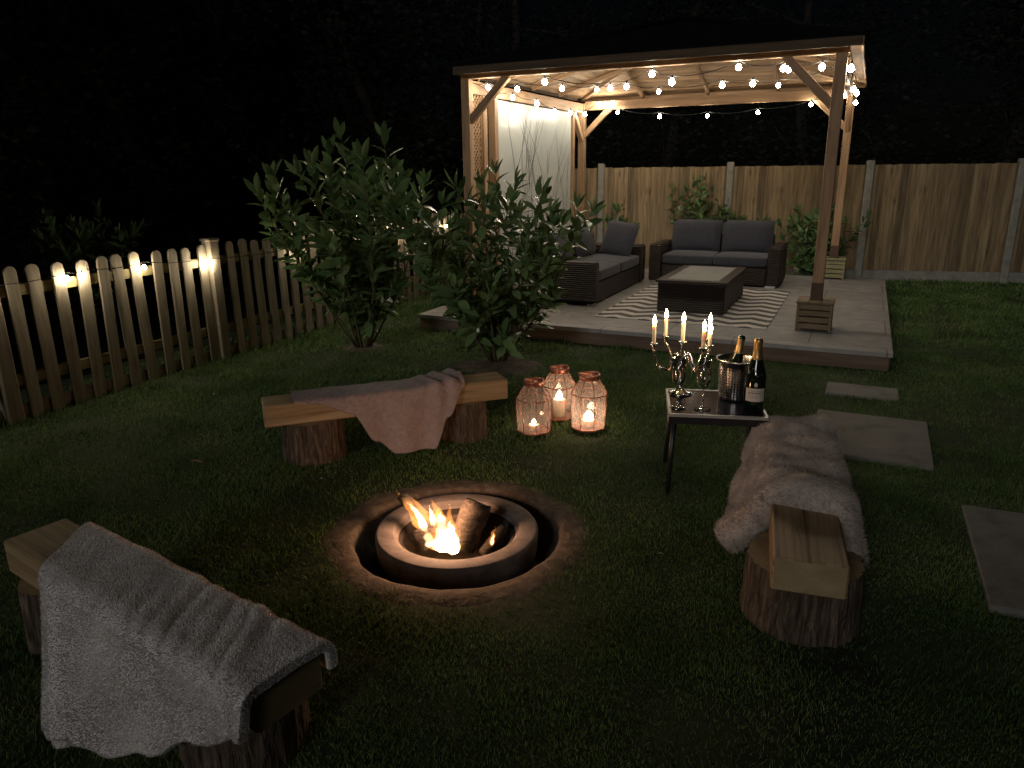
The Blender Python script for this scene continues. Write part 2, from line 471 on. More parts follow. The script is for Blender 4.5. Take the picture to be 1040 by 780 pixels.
def lawn_z(x, y):
    d = math.hypot(x - PX, y - PY)
    k = min(1, max(0, (d - .68) / .6)) * (1 if d < 12 else max(0, 1 - (d - 12) / 6))
    return k * .02 * (mnoise.noise(Vector((x * .9, y * .9, 3.1))) + .5 * mnoise.noise(Vector((x * 2.7, y * 2.7, 9))))


mb = MB()
radii = [.53]
while radii[-1] < 90: radii.append(radii[-1] * 1.045 + .01)
NS = 160
vs = []
for i, r in enumerate(radii):
    for k in range(NS):
        a = 2 * PI * k / NS
        rr = r
        if i < 4: rr = r + .02 * mnoise.noise(Vector((math.cos(a) * 3, math.sin(a) * 3, 5)))
        x, y = PX + rr * math.cos(a), PY + rr * math.sin(a)
        vs.append((x, y, lawn_z(x, y)))
fs = [(i * NS + k, i * NS + (k + 1) % NS, (i + 1) * NS + (k + 1) % NS, (i + 1) * NS + k) for i in range(len(radii) - 1) for k in range(NS)]
mb.add(vs, fs, 0, True)
for i, f in enumerate(mb.f):            # beyond the two fences the woodland floor is near black, its shade put into the colour
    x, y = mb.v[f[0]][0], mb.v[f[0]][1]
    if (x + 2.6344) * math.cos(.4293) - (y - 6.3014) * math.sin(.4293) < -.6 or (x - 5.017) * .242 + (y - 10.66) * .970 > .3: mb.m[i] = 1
kind(mb.build('lawn', [M['turf'], M['dark_floor']]), 'structure')

# the dug hole round the bowl
mb = MB()
prof = [(.66, -.02), (.615, -.002), (.57, .005), (.53, .007), (.49, .006), (.470, -.004), (.459, -.03), (.445, -.10), (.40, -.14), (.2, -.15), (.01, -.15)]
NS = 96
vs = []
for r, z in prof:
    for k in range(NS):
        a = 2 * PI * k / NS
        q = Vector((math.cos(a) * 2.2, math.sin(a) * 2.2, r * 5))
        rr = r + (.012 * mnoise.noise(q) + .008 * mnoise.noise(q * 3.2)) * (1 if r > .42 else 0)
        if r > .55: rr += .03 * mnoise.noise(Vector((math.cos(a) * 4, math.sin(a) * 4, 1)))
        vs.append((PX + rr * math.cos(a), PY + rr * math.sin(a), z + .005 * mnoise.noise(q * 2.3)))
fs = [(i * NS + k, (i + 1) * NS + k, (i + 1) * NS + (k + 1) % NS, i * NS + (k + 1) % NS) for i in range(len(prof) - 1) for k in range(NS)]
mb.add(vs, fs, 0, True)
kind(mb.build('soil', M['soil']), 'structure')


def soil_patch(x, y, r, h):
    m = MB(); n = 40; vs = [(x, y, h)]; fs = []
    for i, q in enumerate((.35, .7, 1.0)):
        for k in range(n):
            a = 2 * PI * k / n
            rr = r * q * (1 + .4 * mnoise.noise(Vector((math.cos(a) * 2, math.sin(a) * 2, x))))
            px, py = x + rr * math.cos(a), y + rr * math.sin(a) * .85
            z = h * (1 - q ** 2) + .014 * mnoise.noise(Vector((px * 9, py * 9, 0))) + (.012 if q < 1 else -.03)
            vs.append((px, py, z))
    for k in range(n):
        k2 = (k + 1) % n
        fs.append((0, 1 + k, 1 + k2))
        for i in range(2): fs.append((1 + i * n + k, 1 + (i + 1) * n + k, 1 + (i + 1) * n + k2, 1 + i * n + k2))
    m.add(vs, fs, 0, True)
    kind(m.build('soil', M['soil']), 'structure')


B1 = (-1.38, 6.70); B2 = (-.12, 6.10)
soil_patch(B1[0], B1[1], .24, .02); soil_patch(B2[0] + .02, B2[1] - .1, .42, .03)

# ------------------------------------------------------------------ patio
mb = MB(); mb.box(((DX0 + DX1) / 2, (DY0 + DY1) / 2, DECK - .02), (DX1 - DX0, DY1 - DY0, .04), bev=.004)
kind(mb.build('patio', M['patio'], loc=G(0, 0), rz=-YAW), 'structure')
for a, b in (((DX0 + .02, DY0 + .045), (DX1 - .02, DY0 + .045)), ((DX1 - .045, DY0 + .08), (DX1 - .045, DY1 - .02)), ((DX0 + .045, DY0 + .08), (DX0 + .045, DY1 - .02))):
    o = bar('patio_edging', G(*a, .055), G(*b, .055), .07, .118, surf('edging timber', (.085, .06, .045), (.18, .13, .095), (1.4, 24, 24), .8, bump=.5), None, .006)
    kind(o, 'structure')

# stepping stones
stones = [(.20, .68, -1.62, -1.31, 'small pale stepping stone nearest the patio'),
          (.17, .82, -2.87, -2.05, 'grey stepping stone just behind the fur covered bench'),
          (.90, 1.55, -4.27, -3.33, 'large dark stepping stone at the right edge of the lawn')]
for x0, x1, y0, y1, lab in stones:
    mb = MB()
    mb.box((0, 0, 0), (x1 - x0, y1 - y0, .04), bev=.006)
    o = mb.build('stepping_stone', M['slab'], loc=G((x0 + x1) / 2, (y0 + y1) / 2, .001), rz=-YAW + rnd(-.02, .02))
    tag(o, lab, 'paving slab', 'stepping stones across the lawn')

# ------------------------------------------------------------------ grass
LOGS = []           # filled by the benches: (x, y, r)


def build_grass():
    P = []
    bands = [(1.15, 2.6, 21000, .0023, .024), (2.6, 4.2, 13500, .003, .025), (4.2, 6.5, 6200, .0048, .029), (6.5, 9.5, 2600, .008, .042), (9.5, 13, 1000, .012, .05)]
    for y0, y1, den, w, h in bands:
        xa, xb = -min(.78 * y1 + .4, 3.6), min(.78 * y1 + .5, 9)
        n = int((xb - xa) * (y1 - y0) * den)
        x = NR.uniform(xa, xb, n); y = NR.uniform(y0, y1, n)
        k = np.abs(x) < .76 * y + .45
        P.append(np.stack([x[k], y[k], np.full(k.sum(), w), np.full(k.sum(), h)], 1))
    P = np.concatenate(P)
    x, y = P[:, 0], P[:, 1]
    lx = (x - GX) * CR - (y - GY) * SR; ly = (x - GX) * SR + (y - GY) * CR
    keep = ~((lx > DX0 - .005) & (lx < DX1 + .005) & (ly > DY0 - .005) & (ly < DY1))
    d = np.hypot(x - PX, y - PY); ang = np.arctan2(y - PY, x - PX)
    keep &= d > .555 + .03 * np.sin(ang * 5 + 1) + .02 * np.sin(ang * 13) + NR.normal(0, .022, len(x))
    for x0, x1, y0, y1, _ in stones:
        keep &= ~((lx > x0 + np.abs(NR.normal(0, .008, len(x)))) & (lx < x1 - np.abs(NR.normal(0, .008, len(x)))) & (ly > y0 + np.abs(NR.normal(0, .008, len(x)))) & (ly < y1 - np.abs(NR.normal(0, .008, len(x)))))
    for bx, by, r in [(B1[0], B1[1], .2), (B2[0] + .02, B2[1] - .1, .40)]:
        dd = np.hypot(x - bx, (y - by) / .85)
        keep &= dd > r + NR.normal(0, .09, len(x))
    for bx, by, r in LOGS: keep &= np.hypot(x - bx, y - by) > r - .01
    # picket fence is the left edge, with longer grass along it; the close board fence is the back edge
    fdx, fdy = math.sin(.4293), math.cos(.4293)
    side = (x + 2.6344) * fdy - (y - 6.3014) * fdx
    keep &= side > -.5
    bk = (x - 5.017) * .242 + (y - 10.66) * .970
    keep &= bk < .1
    thin = np.sin(x * 2.3 + 1.3 * np.sin(y * 1.9)) * np.sin(y * 2.6 + 1.1 * np.sin(x * 3.1 + 1)) + .5 * np.sin(x * 7.3 + y * 4.1) * np.sin(y * 8.7 - x * 3.9)
    keep &= NR.uniform(0, 1, len(x)) < np.clip(1.05 + .75 * thin, .22, 1)
    keep &= (d > .70) | (NR.uniform(0, 1, len(x)) < .45 + .55 * (d - .56) / .14)
    P = P[keep]; x, y = P[:, 0], P[:, 1]; side = side[keep]
    n = len(P)
    clump = np.sin(x * 5.1 + 2 * np.sin(y * 3.3)) * np.sin(y * 4.7 + 1.7 * np.sin(x * 2.9)) + .6 * np.sin(x * 13 + y * 9) * np.sin(y * 15 - x * 7)
    long_ = np.clip(1 - np.abs(side) / .22, 0, 1)
    h = P[:, 3] * NR.uniform(.5, 1.2, n) * (1 + .28 * clump) * (1 + 1.5 * long_ * NR.uniform(0, 1, n))
    w = P[:, 2] * NR.uniform(.7, 1.4, n)
    a = NR.uniform(0, 2 * PI, n); lean = NR.uniform(.1, .95, n) * h; la = NR.uniform(0, 2 * PI, n)
    z = np.array([lawn_z(a1, b1) for a1, b1 in zip(x, y)]) - .004
    ca, sa = np.cos(a) * w / 2, np.sin(a) * w / 2
    mx, my = np.cos(la) * lean, np.sin(la) * lean
    # each blade: base pair, middle pair, tip -> one quad and one triangle
    V = np.empty((n, 5, 3), np.float32)
    V[:, 0] = np.stack([x - ca, y - sa, z], 1); V[:, 1] = np.stack([x + ca, y + sa, z], 1)
    V[:, 2] = np.stack([x + .8 * ca + mx * .35, y + .8 * sa + my * .35, z + h * .6], 1)
    V[:, 3] = np.stack([x - .8 * ca + mx * .35, y - .8 * sa + my * .35, z + h * .6], 1)
    V[:, 4] = np.stack([x + mx, y + my, z + h * .95], 1)
    me = bpy.data.meshes.new('grass')
    me.vertices.add(n * 5); me.vertices.foreach_set('co', V.reshape(-1))
    base = (np.arange(n) * 5)[:, None]
    loops = (base + np.array([0, 1, 2, 3, 3, 2, 4])[None]).astype(np.int32).reshape(-1)
    me.loops.add(n * 7); me.loops.foreach_set('vertex_index', loops)
    me.polygons.add(n * 2)
    ls = (np.arange(n) * 7)[:, None] + np.array([0, 4])[None]
    me.polygons.foreach_set('loop_start', ls.astype(np.int32).reshape(-1))
    me.update(calc_edges=True)
    at = me.attributes.new('tint', 'FLOAT', 'POINT')
    at.data.foreach_set('value', np.repeat(NR.uniform(0, 1, n).astype(np.float32), 5))
    me.materials.append(M['grass'])
    o = link('grass', me); kind(o, 'stuff', 'short mown green lawn grass'); o['category'] = 'grass'


# ------------------------------------------------------------------ picket fence
FA = .4293
FRZ = PI / 2 - FA
root = thing('picket_fence', 'low wooden picket fence with round topped pickets along the left of the lawn', 'fence', (-2.6344, 6.3014, 0), FRZ)


def picket_mesh():
    m = MB(); w, t, h = .043, .009, 1.02
    outl = [(-w, -.05), (w, -.05), (w, h - .045)] + [(w * math.cos(a), h - .045 + .045 * math.sin(a)) for a in [PI * k / 8 for k in range(1, 8)]] + [(-w, h - .045)]
    n = len(outl)
    vs = [(x, -t, z) for x, z in outl] + [(x, t, z) for x, z in outl]
    fs = [list(range(n)), list(range(n, 2 * n))[::-1]] + [(i, i + n, (i + 1) % n + n, (i + 1) % n) for i in range(n)]
    m.add(vs, fs)
    return m


first = None
for k in range(-8, 40):
    s = -1.6 + .16 * (k + 0)
    if min(abs(s - q) for q in (-1.76, .11, 1.98, 3.85)) < .065: continue
    if first is None:
        first = picket_mesh().build('picket', M['picket'], root); o = first
    else:
        o = first.copy(); COL.objects.link(o); o.parent = root
    o.location = (s + rnd(-.006, .006), -.03 + rnd(-.003, .003), rnd(-.02, .014)); o.rotation_euler = (rnd(-.02, .02), rnd(-.022, .022), rnd(-.09, .09))
for z in (.865, .27): bar('rail', (-2.9, .0, z), (4.6, .0, z), .035, .075, M['rail'], root)
bar('gravel_board', (-2.9, .012, .04), (4.6, .012, .04), .025, .12, M['picket'], root)
for s in (-1.76, .11, 1.98, 3.85):
    o = MB(); o.box((0, 0, .5), (.1, .1, 1.08), bev=.006); o.box((0, 0, 1.05), (.115, .115, .022), bev=.006)
    o.build('post', M['picket'], root, (s, -.02, 0))


def bulb_parts(root, p, r, mat, drop=.03):
    m = MB()
    prof = [(.001, -r * 1.05), (r * .55, -r * .88), (r * .92, -r * .4), (r, 0), (r * .85, r * .52), (r * .5, r * .95), (r * .36, r * 1.25)]
    m.lathe(prof, 10)
    b = m.build('bulb', mat, root, (p[0], p[1], p[2]))
    k = MB(); k.lathe([(r * .4, r * 1.2), (r * .42, r * 1.9), (r * .3, r * 2.2), (.002, r * 2.25)], 8)
    k.build('socket', M['cable'], b)
    return b


def cable_part(root, pts, rad=.0035, sag=.03):
    q = []
    for i in range(len(pts) - 1):
        a, b = Vector(pts[i]), Vector(pts[i + 1])
        sg = min(sag, (b - a).length * .12)
        for k in range(6):
            t = k / 6; p = a.lerp(b, t); p.z -= sg * 4 * t * (1 - t); q.append(p)
    q.append(Vector(pts[-1]))
    m = MB(); m.tube(q, rad, 5)
    m.build('cable', M['cable'], root)


fl = thing('string_lights', 'warm string lights strung along the top of the picket fence', 'string lights', (-2.6344, 6.3014, 0), FRZ, None)
fb = [(-2.35, .9), (-1.78, .89), (-1.255, .905), (-1.14, .91), (-.625, .905), (-.045, .865), (.04, .855), (1.16, .855), (1.72, .9), (2.28, .88), (2.83, .90), (3.14, .9), (3.45, .885), (4.1, .88)]
for s, z in fb: bulb_parts(fl, (s, -.085, z), .0165, M['fence_bulb'])
cp = [(-2.95, -.09, .95)] + [(s, -.10, z + .044) for s, z in fb] + [(4.5, -.09, .95)]
cable_part(fl, cp, .003, .02)

# ------------------------------------------------------------------ close board fence at the back
FX, FY, FANG, FL = 5.017, 10.66, math.radians(-14), 1.87
fx, fy = math.cos(FANG), math.sin(FANG)
root = thing('board_fence', 'tall brown vertical board fence with concrete posts behind the patio', 'fence', (FX, FY, 0), FANG)
for k in range(-3, 4):
    m = MB(); m.box((0, 0, .82), (.10, .11, 1.68), bev=.012)
    m.build('post', M['concrete'], root, (k * FL, 0, 0))
for k in range(-3, 3):
    m = MB(); x = .055; i = 0
    while x < FL - .06:
        w = min(.098, FL - .055 - x)
        t = rnd(-.004, .004); h = 1.6 + rnd(-.006, .004)
        m.box((x + w / 2, -.012 + t, (h + .15) / 2), (w + .004, .014, h - .15), Matrix.Rotation(.2, 3, 'Z'))
        x += .10
    m.build('panel', M['fenceboard'], root, (k * FL, 0, 0))
    m = MB(); m.box((FL / 2, 0, .075), (FL - .1, .03, .15), bev=.004)
    m.build('gravel_board', M['concrete'], root, (k * FL, 0, 0))
    m = MB()
    for z in (.35, .9, 1.45): m.box((FL / 2, .035, z), (FL - .1, .045, .06))
    m.build('rail', M['rail'], root, (k * FL, 0, 0))

# ------------------------------------------------------------------ gazebo
W, D = 3.55, 3.5
gz = thing('gazebo', 'timber garden gazebo with dark hipped roof and lattice side, standing on the patio', 'gazebo', G(0, 0, 0), -YAW)
PS = .095
TOP = 2.49
for x, y in ((0, 0), (-W, 0), (0, D), (-W, D)):
    o = bar('post', (x, y, DECK), (x, y, TOP), PS, PS, M['cedar'], gz)
    if x == 0:
        m = MB(); m.box((0, 0, .19), (PS + .006, PS + .006, .36)); m.build('post_foot', M['stain'], o, mat4=Matrix.Rotation(PI / 2, 4, 'Y') @ Matrix.Translation((0, 0, .06)))
for y in (.33, .60, 3.05):
    bar('stud', (-W, y, DECK), (-W, y, 2.35), .085, .085, M['cedar'], gz)
# beams
bar('beam', (-W - .06, 0, TOP + .045), (.06, 0, TOP + .045), .06, .09, M['cedar'], gz)
bar('beam', (-W + .05, D, 2.455), (-.05, D, 2.455), .06, .12, M['cedar'], gz)
bar('beam', (-W, .05, 2.42), (-W, D - .05, 2.42), .06, .13, M['cedar'], gz)
bar('beam', (0, .05, 2.44), (0, D - .05, 2.44), .06, .11, M['cedar'], gz)
# braces
for a, b in (((-W + .03, 0, 2.08), (-W + .47, 0, 2.50)), ((-.03, 0, 2.08), (-.45, 0, 2.50)),
             ((-W + .03, D, 2.05), (-W + .42, D, 2.42)), ((-.03, D, 2.05), (-.42, D, 2.42)),
             ((0, .03, 2.02), (0, .40, 2.41)), ((0, D - .03, 2.02), (0, D - .40, 2.41)),
             ((-W, D - .04, 2.0), (-W, D - .40, 2.38))):
    bar('brace', a, b, .06, .075, M['cedar'], gz)
# lattice
m = MB()
for sgn in (-1, 1):
    z = .3
    while z < 2.42:
        m.box((-W + sgn * .004, .17, z), (.006, .34, .022), Matrix.Rotation(sgn * PI / 4, 3, 'X')); z += .062
m.box((-W, .055, 1.35), (.03, .02, 2.2)); m.box((-W, .278, 1.35), (.03, .02, 2.2))
m.build('lattice', M['cedar'], gz)
# roof
EX0, EX1, EY0, EY1, EZ, AZ = -W - .09, .15, -.12, D + .15, 2.585, 3.13
AX, AY = -W / 2, D / 2
cs = [(EX0, EY0), (EX1, EY0), (EX1, EY1), (EX0, EY1)]
m = MB()
up, lo = [(x, y, EZ + .03) for x, y in cs] + [(AX, AY, AZ + .03)], [(x, y, EZ) for x, y in cs] + [(AX, AY, AZ)]
m.add(up + lo, [(0, 1, 4), (1, 2, 4), (2, 3, 4), (3, 0, 4), (5, 9, 6), (6, 9, 7), (7, 9, 8), (8, 9, 5), (0, 5, 6, 1), (1, 6, 7, 2), (2, 7, 8, 3), (3, 8, 5, 0)])
for i in range(4):
    a = Vector(up[i]); m.tube([a + Vector((0, 0, .012)), Vector((AX, AY, AZ + .045))], .028, 6)
roof = m.build('roof', M['roof'], gz)
m = MB()
NP = 17
for i in range(4):                     # lapped boards, one ring per course
    a, b = Vector((*cs[i], EZ)), Vector((*cs[(i + 1) % 4], EZ)); ap = Vector((AX, AY, AZ))
    for k in range(NP):
        t0, t1 = (k + .05) / NP, (k + .95) / NP
        p = [a.lerp(ap, t0), b.lerp(ap, t0), b.lerp(ap, t1), a.lerp(ap, t1)]
        lo0 = hi0 = Vector((0, 0, -.024)); tp = Vector((0, 0, -.008))
        m.add([p[0] + lo0, p[1] + lo0, p[2] + hi0, p[3] + hi0, p[0] + tp, p[1] + tp, p[2] + tp, p[3] + tp], [(0, 3, 2, 1), (0, 1, 5, 4), (2, 3, 7, 6)])
m.build('roof_lining', M['lining'], gz)
for i in range(4):
    a = cs[i]; bar('rafter', (a[0] * .96 + AX * .04, a[1] * .96 + AY * .04, EZ - .03 + .02), (AX, AY, AZ - .055), .045, .075, M['cedar'], gz)
for q in (-.9, 0, .9):
    t = 1 - abs(q) / (W / 2 + .17)
    for (sx, sy, L) in ((0, 1, D / 2 + .06), (0, -1, D / 2 + .06), (1, 0, W / 2 + .03), (-1, 0, W / 2 + .03)):
        if sx == 0: a = (AX + q, AY + sy * L); e = (AX + q, AY + sy * L * (1 - t) * .98)
        else: a = (AX + sx * L, AY + q); e = (AX + sx * L * (1 - t) * .98, AY + q)
        bar('rafter', (a[0], a[1], EZ - .035), (e[0], e[1], EZ - .045 + (AZ - EZ) * t), .04, .055, M['cedar'], gz)
for a, b, mt in (((EX0, EY0), (EX1, EY0), 'cedar_unlit'), ((EX1, EY0 + .012), (EX1, EY1 - .012), 'cedar'), ((EX1, EY1), (EX0, EY1), 'cedar'), ((EX0, EY1 - .012), (EX0, EY0 + .012), 'cedar_unlit')):  # front and left carry the painted unlit tone, right and rear the lit one
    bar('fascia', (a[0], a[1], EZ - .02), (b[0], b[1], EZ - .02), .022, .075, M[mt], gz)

# decorative board
bd = thing('decorative_panel', 'glossy white panel printed with thin dark branches on the gazebo side', 'wall panel', G(-W + .01, 0, 0), -YAW)
m = MB(); m.box((0, 1.83, 1.35), (.018, 2.32, 1.98), bev=.003); m.build('board', M['board'], bd)
m = MB()
rr = random.Random(5)
for k in range(34):
    y = .8 + rr.random() * 2.1; z = .4 + rr.random() * .5 if k < 20 else .9 + rr.random() * .7
    d = rr.uniform(-.55, .55); cur = rr.uniform(-.6, .6); L = rr.uniform(.7, 1.75)
    pts = []
    for q in range(22):
        t = q / 21
        yy = y + d * t * L + cur * t * t + .02 * math.sin(t * 9 + k); zz = z + L * t * (1 - .12 * abs(cur) * t)
        if .69 < yy < 2.97 and zz < 2.31: pts.append((.0, yy, zz))
        elif pts: break
    if len(pts) > 3:
        w0 = rr.uniform(.005, .011)
        vs, fs = [], []
        for i, p in enumerate(pts):
            w = w0 * (1 - .6 * i / len(pts)); vs += [(.0105, p[1] - w, p[2]), (.0105, p[1] + w, p[2])]
        for i in range(len(pts) - 1): fs.append((2 * i, 2 * i + 1, 2 * i + 3, 2 * i + 2))
        m.add(vs, fs)
m.build('printed_branches', M['line'], bd)

# post boxes
def post_box(label, x, y, tone):
    r = thing('post_planter', label, 'wooden box', G(x, y, DECK), -YAW, 'wooden boxes round the gazebo posts')
    m = MB()
    for k, (z, w) in enumerate(((.045, .27), (.105, .275), (.165, .275), (.222, .265))):
        h = .048 if k < 3 else .052
        for sx, sy, dx, dy in ((0, -1, w, .016), (0, 1, w, .016), (-1, 0, .016, w - .036), (1, 0, .016, w - .036)):
            m.box((sx * (w / 2 - .008), sy * (w / 2 - .008), z), (dx, dy, h), bev=.003)
    m.build('slats', tone, r)
    for sx in (-1, 1):
        for sy in (-1, 1):
            m = MB(); m.box((sx * .139, sy * .139, .124), (.024, .024, .246), bev=.003); m.build('leg', tone, r)
    m = MB()
    for sx in (-1, 1):
        m.box((sx * .107, 0, .262), (.105, .32, .022), bev=.004); m.box((0, sx * .107, .262), (.107, .105, .0215), bev=.004)
    m.build('lid', tone, r)


boxw = surf('box timber', (.12, .085, .05), (.22, .165, .10), (4, 4, 22), .7, bump=.4)
boxg = surf('pale treated box timber', (.2, .19, .1), (.3, .28, .16), (4, 4, 22), .7, bump=.4)
post_box('brown slatted wooden box round the foot of the front gazebo post', 0, 0, boxw)
post_box('paler greenish wooden box round the foot of the rear gazebo post', 0, D, boxg)

# festoon lights
def string(label, pts, extra0=None, extra1=None, drop=.0, r=.0255):
    s = thing('string_lights', label, 'string lights', G(0, 0, 0), -YAW, 'string lights inside the gazebo')
    for p in pts: bulb_parts(s, p, r * rnd(.82, 1.1), M['bulb'])
    c = [(p[0], p[1], p[2] + r * 2.2) for p in pts]
    if extra0: c = [extra0] + c
    if extra1: c = c + [extra1]
    cable_part(s, c, .004, .04)


string('festoon lights along the front beam of the gazebo',
       [(-3.33, .05, 2.405), (-3.27, .06, 2.375), (-3.0, .05, 2.37), (-2.70, .05, 2.42), (-2.02, .05, 2.33), (-1.62, .05, 2.43), (-1.43, .05, 2.35), (-.84, .05, 2.44), (-.46, .03, 2.405), (-.42, .06, 2.40), (-.15, .06, 2.40)],
       (-3.5, .04, 2.46), (-.03, .06, 2.47))
string('festoon lights along the right side beam of the gazebo',
       [(.08, .02, 2.37), (.075, 1.5, 2.33), (.085, 2.35, 2.36), (.07, 2.9, 2.30)], (.05, .0, 2.47), (.05, 3.4, 2.42))
string('festoon lights sagging below the rear beam of the gazebo',
       [(-3.45, 3.30, 2.33), (-3.28, 3.40, 2.46), (-3.12, 3.42, 2.46), (-3.0, 3.44, 2.35), (-2.40, 3.44, 2.27), (-1.75, 3.44, 2.25), (-1.10, 3.44, 2.27), (-.46, 3.44, 2.34), (-.10, 3.44, 2.44)],
       (-3.5, 3.2, 2.4), (-.04, 3.44, 2.47))
string('festoon lights hung beside the white board of the gazebo',
       [(-3.38, .75, 2.36), (-3.30, 1.25, 2.33), (-3.28, 1.75, 2.27), (-3.30, 2.35, 2.29), (-3.28, 2.85, 2.30)], (-3.46, .1, 2.44), (-3.46, 3.3, 2.38))
string('festoon lights crossing the middle of the gazebo under the roof',
       [(-2.85, .9, 2.44), (-2.55, 1.2, 2.44), (-2.3, 1.5, 2.48), (-1.95, 1.6, 2.42), (-1.25, 1.6, 2.45), (-.9, 1.4, 2.43), (-.62, 1.2, 2.38)], (-3.1, .1, 2.48), (-.05, .4, 2.46))

# ------------------------------------------------------------------ patio furniture
def pillow(w, h, t, mat, name, parent, mat4, seed=0, n=12, mb=None):
    m = MB()
    for sg in (-1, 1):
        def fn(u, v):
            a, b = u * 2 - 1, v * 2 - 1
            e = (max(0, 1 - abs(a) ** 2.6) * max(0, 1 - abs(b) ** 2.6)) ** .42
            pin = 1 - .05 * (abs(a) ** 3) * (1 - b * b) - .0
            pin2 = 1 - .05 * (abs(b) ** 3) * (1 - a * a)
            q = .008 * mnoise.noise(Vector((a * 2 + seed, b * 2, seed)))
            p = (a * w / 2 * pin2, sg * (t / 2 * e + q * e), b * h / 2 * pin)
            return p if sg < 0 else p
        m.grid(fn, n, n)
    return m.build(name, mat, parent, mat4=mat4)


def rbox(name, c, d, mat, parent, bev=.012):
    m = MB(); m.box((0, 0, 0), d, bev=bev); return m.build(name, mat, parent, c)


def soft(name, c, d, mat, parent, r=.035):
    """a seat cushion: a box with well rounded edges and a slightly domed top"""
    m = MB()
    def pt(u, v, face):
        a, b = u * 2 - 1, v * 2 - 1
        p = {0: (a, b, 1), 1: (a, b, -1), 2: (a, 1, b), 3: (a, -1, b), 4: (1, a, b), 5: (-1, a, b)}[face]
        q = Vector((p[0] * d[0] / 2, p[1] * d[1] / 2, p[2] * d[2] / 2))
        core = Vector((max(-d[0] / 2 + r, min(d[0] / 2 - r, q.x)), max(-d[1] / 2 + r, min(d[1] / 2 - r, q.y)), max(-d[2] / 2 + r, min(d[2] / 2 - r, q.z))))
        dv = q - core
        if dv.length > 1e-6: q = core + dv.normalized() * r
        q.z += .014 * (1 - p[0] ** 2) * (1 - p[1] ** 2) * (1 if p[2] > 0 else 0)
        return tuple(q)
    for f in range(6): m.grid(lambda u, v: pt(u, v, f), 14, 8)
    return m.build(name, mat, parent, c)


rug = MB(); rug.box((0, 0, 0), (1.66, 2.32, .008), bev=.002)
tag(rug.build('rug', M['rug'], loc=G(-1.22, .96, DECK + .0045), rz=-YAW), 'flat rug with black and white zigzag stripes under the low rattan table', 'rug')

ct = thing('coffee_table', 'low dark rattan coffee table with a glass top on the zigzag rug', 'coffee table', G(-1.2, .93, DECK + .009), -YAW)
rbox('base', (0, 0, .15), (.68, 1.28, .30), M['rattan'], ct)
rbox('rim', (0, 0, .313), (.72, 1.32, .026), M['rattan'], ct, .008)
rbox('glass_top', (0, 0, .3275), (.52, 1.10, .006), surf('frosted glass', (.30, .315, .295), (.36, .37, .35), (5, 5, 5), .22, bump=0), ct, .002)

sb = thing('sofa', 'dark rattan two seat sofa facing the camera with two upright back cushions', 'sofa', G(-1.36, 2.68, DECK), -YAW, 'rattan sofas on the patio')
rbox('base', (0, -.02, .13), (1.30, .68, .22), M['rattan'], sb)
for s in (-1, 1): rbox('arm', (s * .735, 0, .255), (.16, .74, .47), M['rattan'], sb, .02)
rbox('backrest', (0, .33, .31), (1.308, .08, .58), M['rattan'], sb, .02)
for s in (-1, 1):
    soft('seat_cushion', (s * .325, -.04, .305), (.645, .66, .13), M['cushion'], sb)
    pillow(.64, .42, .2, M['cushion'], 'back_cushion', sb, Matrix.Translation((s * .33, .19, .565)) @ Matrix.Rotation(-.22, 4, 'X'), s * 3.3)
for sx in (-1, 1):
    for sy in (-1, 1):
        m = MB(); m.box((sx * .71, sy * .32, .011), (.12, .06, .02)); m.build('foot', M['silverpaint'], sb)

sl = thing('sofa', 'dark rattan sofa along the white panel with loose cushion at its far end', 'sofa', G(-2.62, 1.32, DECK), -YAW, 'rattan sofas on the patio')
rbox('base', (0, -.02, .13), (.74, 1.70, .22), M['rattan'], sl)
rbox('arm', (0, .92, .255), (.80, .16, .47), M['rattan'], sl, .02)
rbox('arm', (0, -.94, .255), (.80, .13, .44), M['rattan'], sl, .02)
rbox('backrest', (-.41, 0, .31), (.08, 1.74, .58), M['rattan'], sl, .02)
for y in (-.43, .40): soft('seat_cushion', (.02, y, .305), (.72, .82, .13), M['cushion'], sl)
for y in (-.43, .42): pillow(.62, .42, .2, M['cushion'], 'back_cushion', sl, Matrix.Translation((-.26, y, .565)) @ Matrix.Rotation(PI / 2, 4, 'Z') @ Matrix.Rotation(-.22, 4, 'X'), y * 4)
for sx in (-1, 1):
    for sy in (-1, 1):
        m = MB(); m.box((sx * .33, sy * .93, .011), (.06, .12, .02)); m.build('foot', M['silverpaint'], sl)
cu = pillow(.46, .44, .17, M['cushion'], 'cushion', None, Matrix.Translation(G(-2.48, 1.98, DECK + .575)) @ Matrix.Rotation(-YAW - .25, 4, 'Z') @ Matrix.Rotation(-.3, 4, 'X') @ Matrix.Rotation(.16, 4, 'Y'), 8)
tag(cu, 'loose square charcoal cushion propped at the far end of the left sofa', 'cushion')

# ------------------------------------------------------------------ benches, blankets
def log_mesh(r, h, seed, flat):
    m = MB(); n = 128
    def jit(a, z):
        q = Vector((math.cos(a) * 1.4, math.sin(a) * 1.4, seed))
        f = Vector((math.cos(a) * 9, math.sin(a) * 9, z * 3 + seed))
        return .06 * mnoise.noise(q) + .045 * mnoise.noise(f * 1.3) - .05 * abs(mnoise.noise(f * 2.3))
    prof = [(r * 1.03, -.03)] + [(r * (1.02 - .05 * t), h * t) for t in [k / 10 for k in range(11)]]
    m.lathe(prof, n, jit=jit, mi=0)
    vs = [(r * .97 * math.cos(2 * PI * k / n) * (1 + jit(2 * PI * k / n, h)), r * .97 * math.sin(2 * PI * k / n) * (1 + jit(2 * PI * k / n, h)), h + .001) for k in range(n)]
    m.add(vs + [(0, 0, h + .004)], [(k, (k + 1) % n, n) for k in range(n)], 1)
    return m


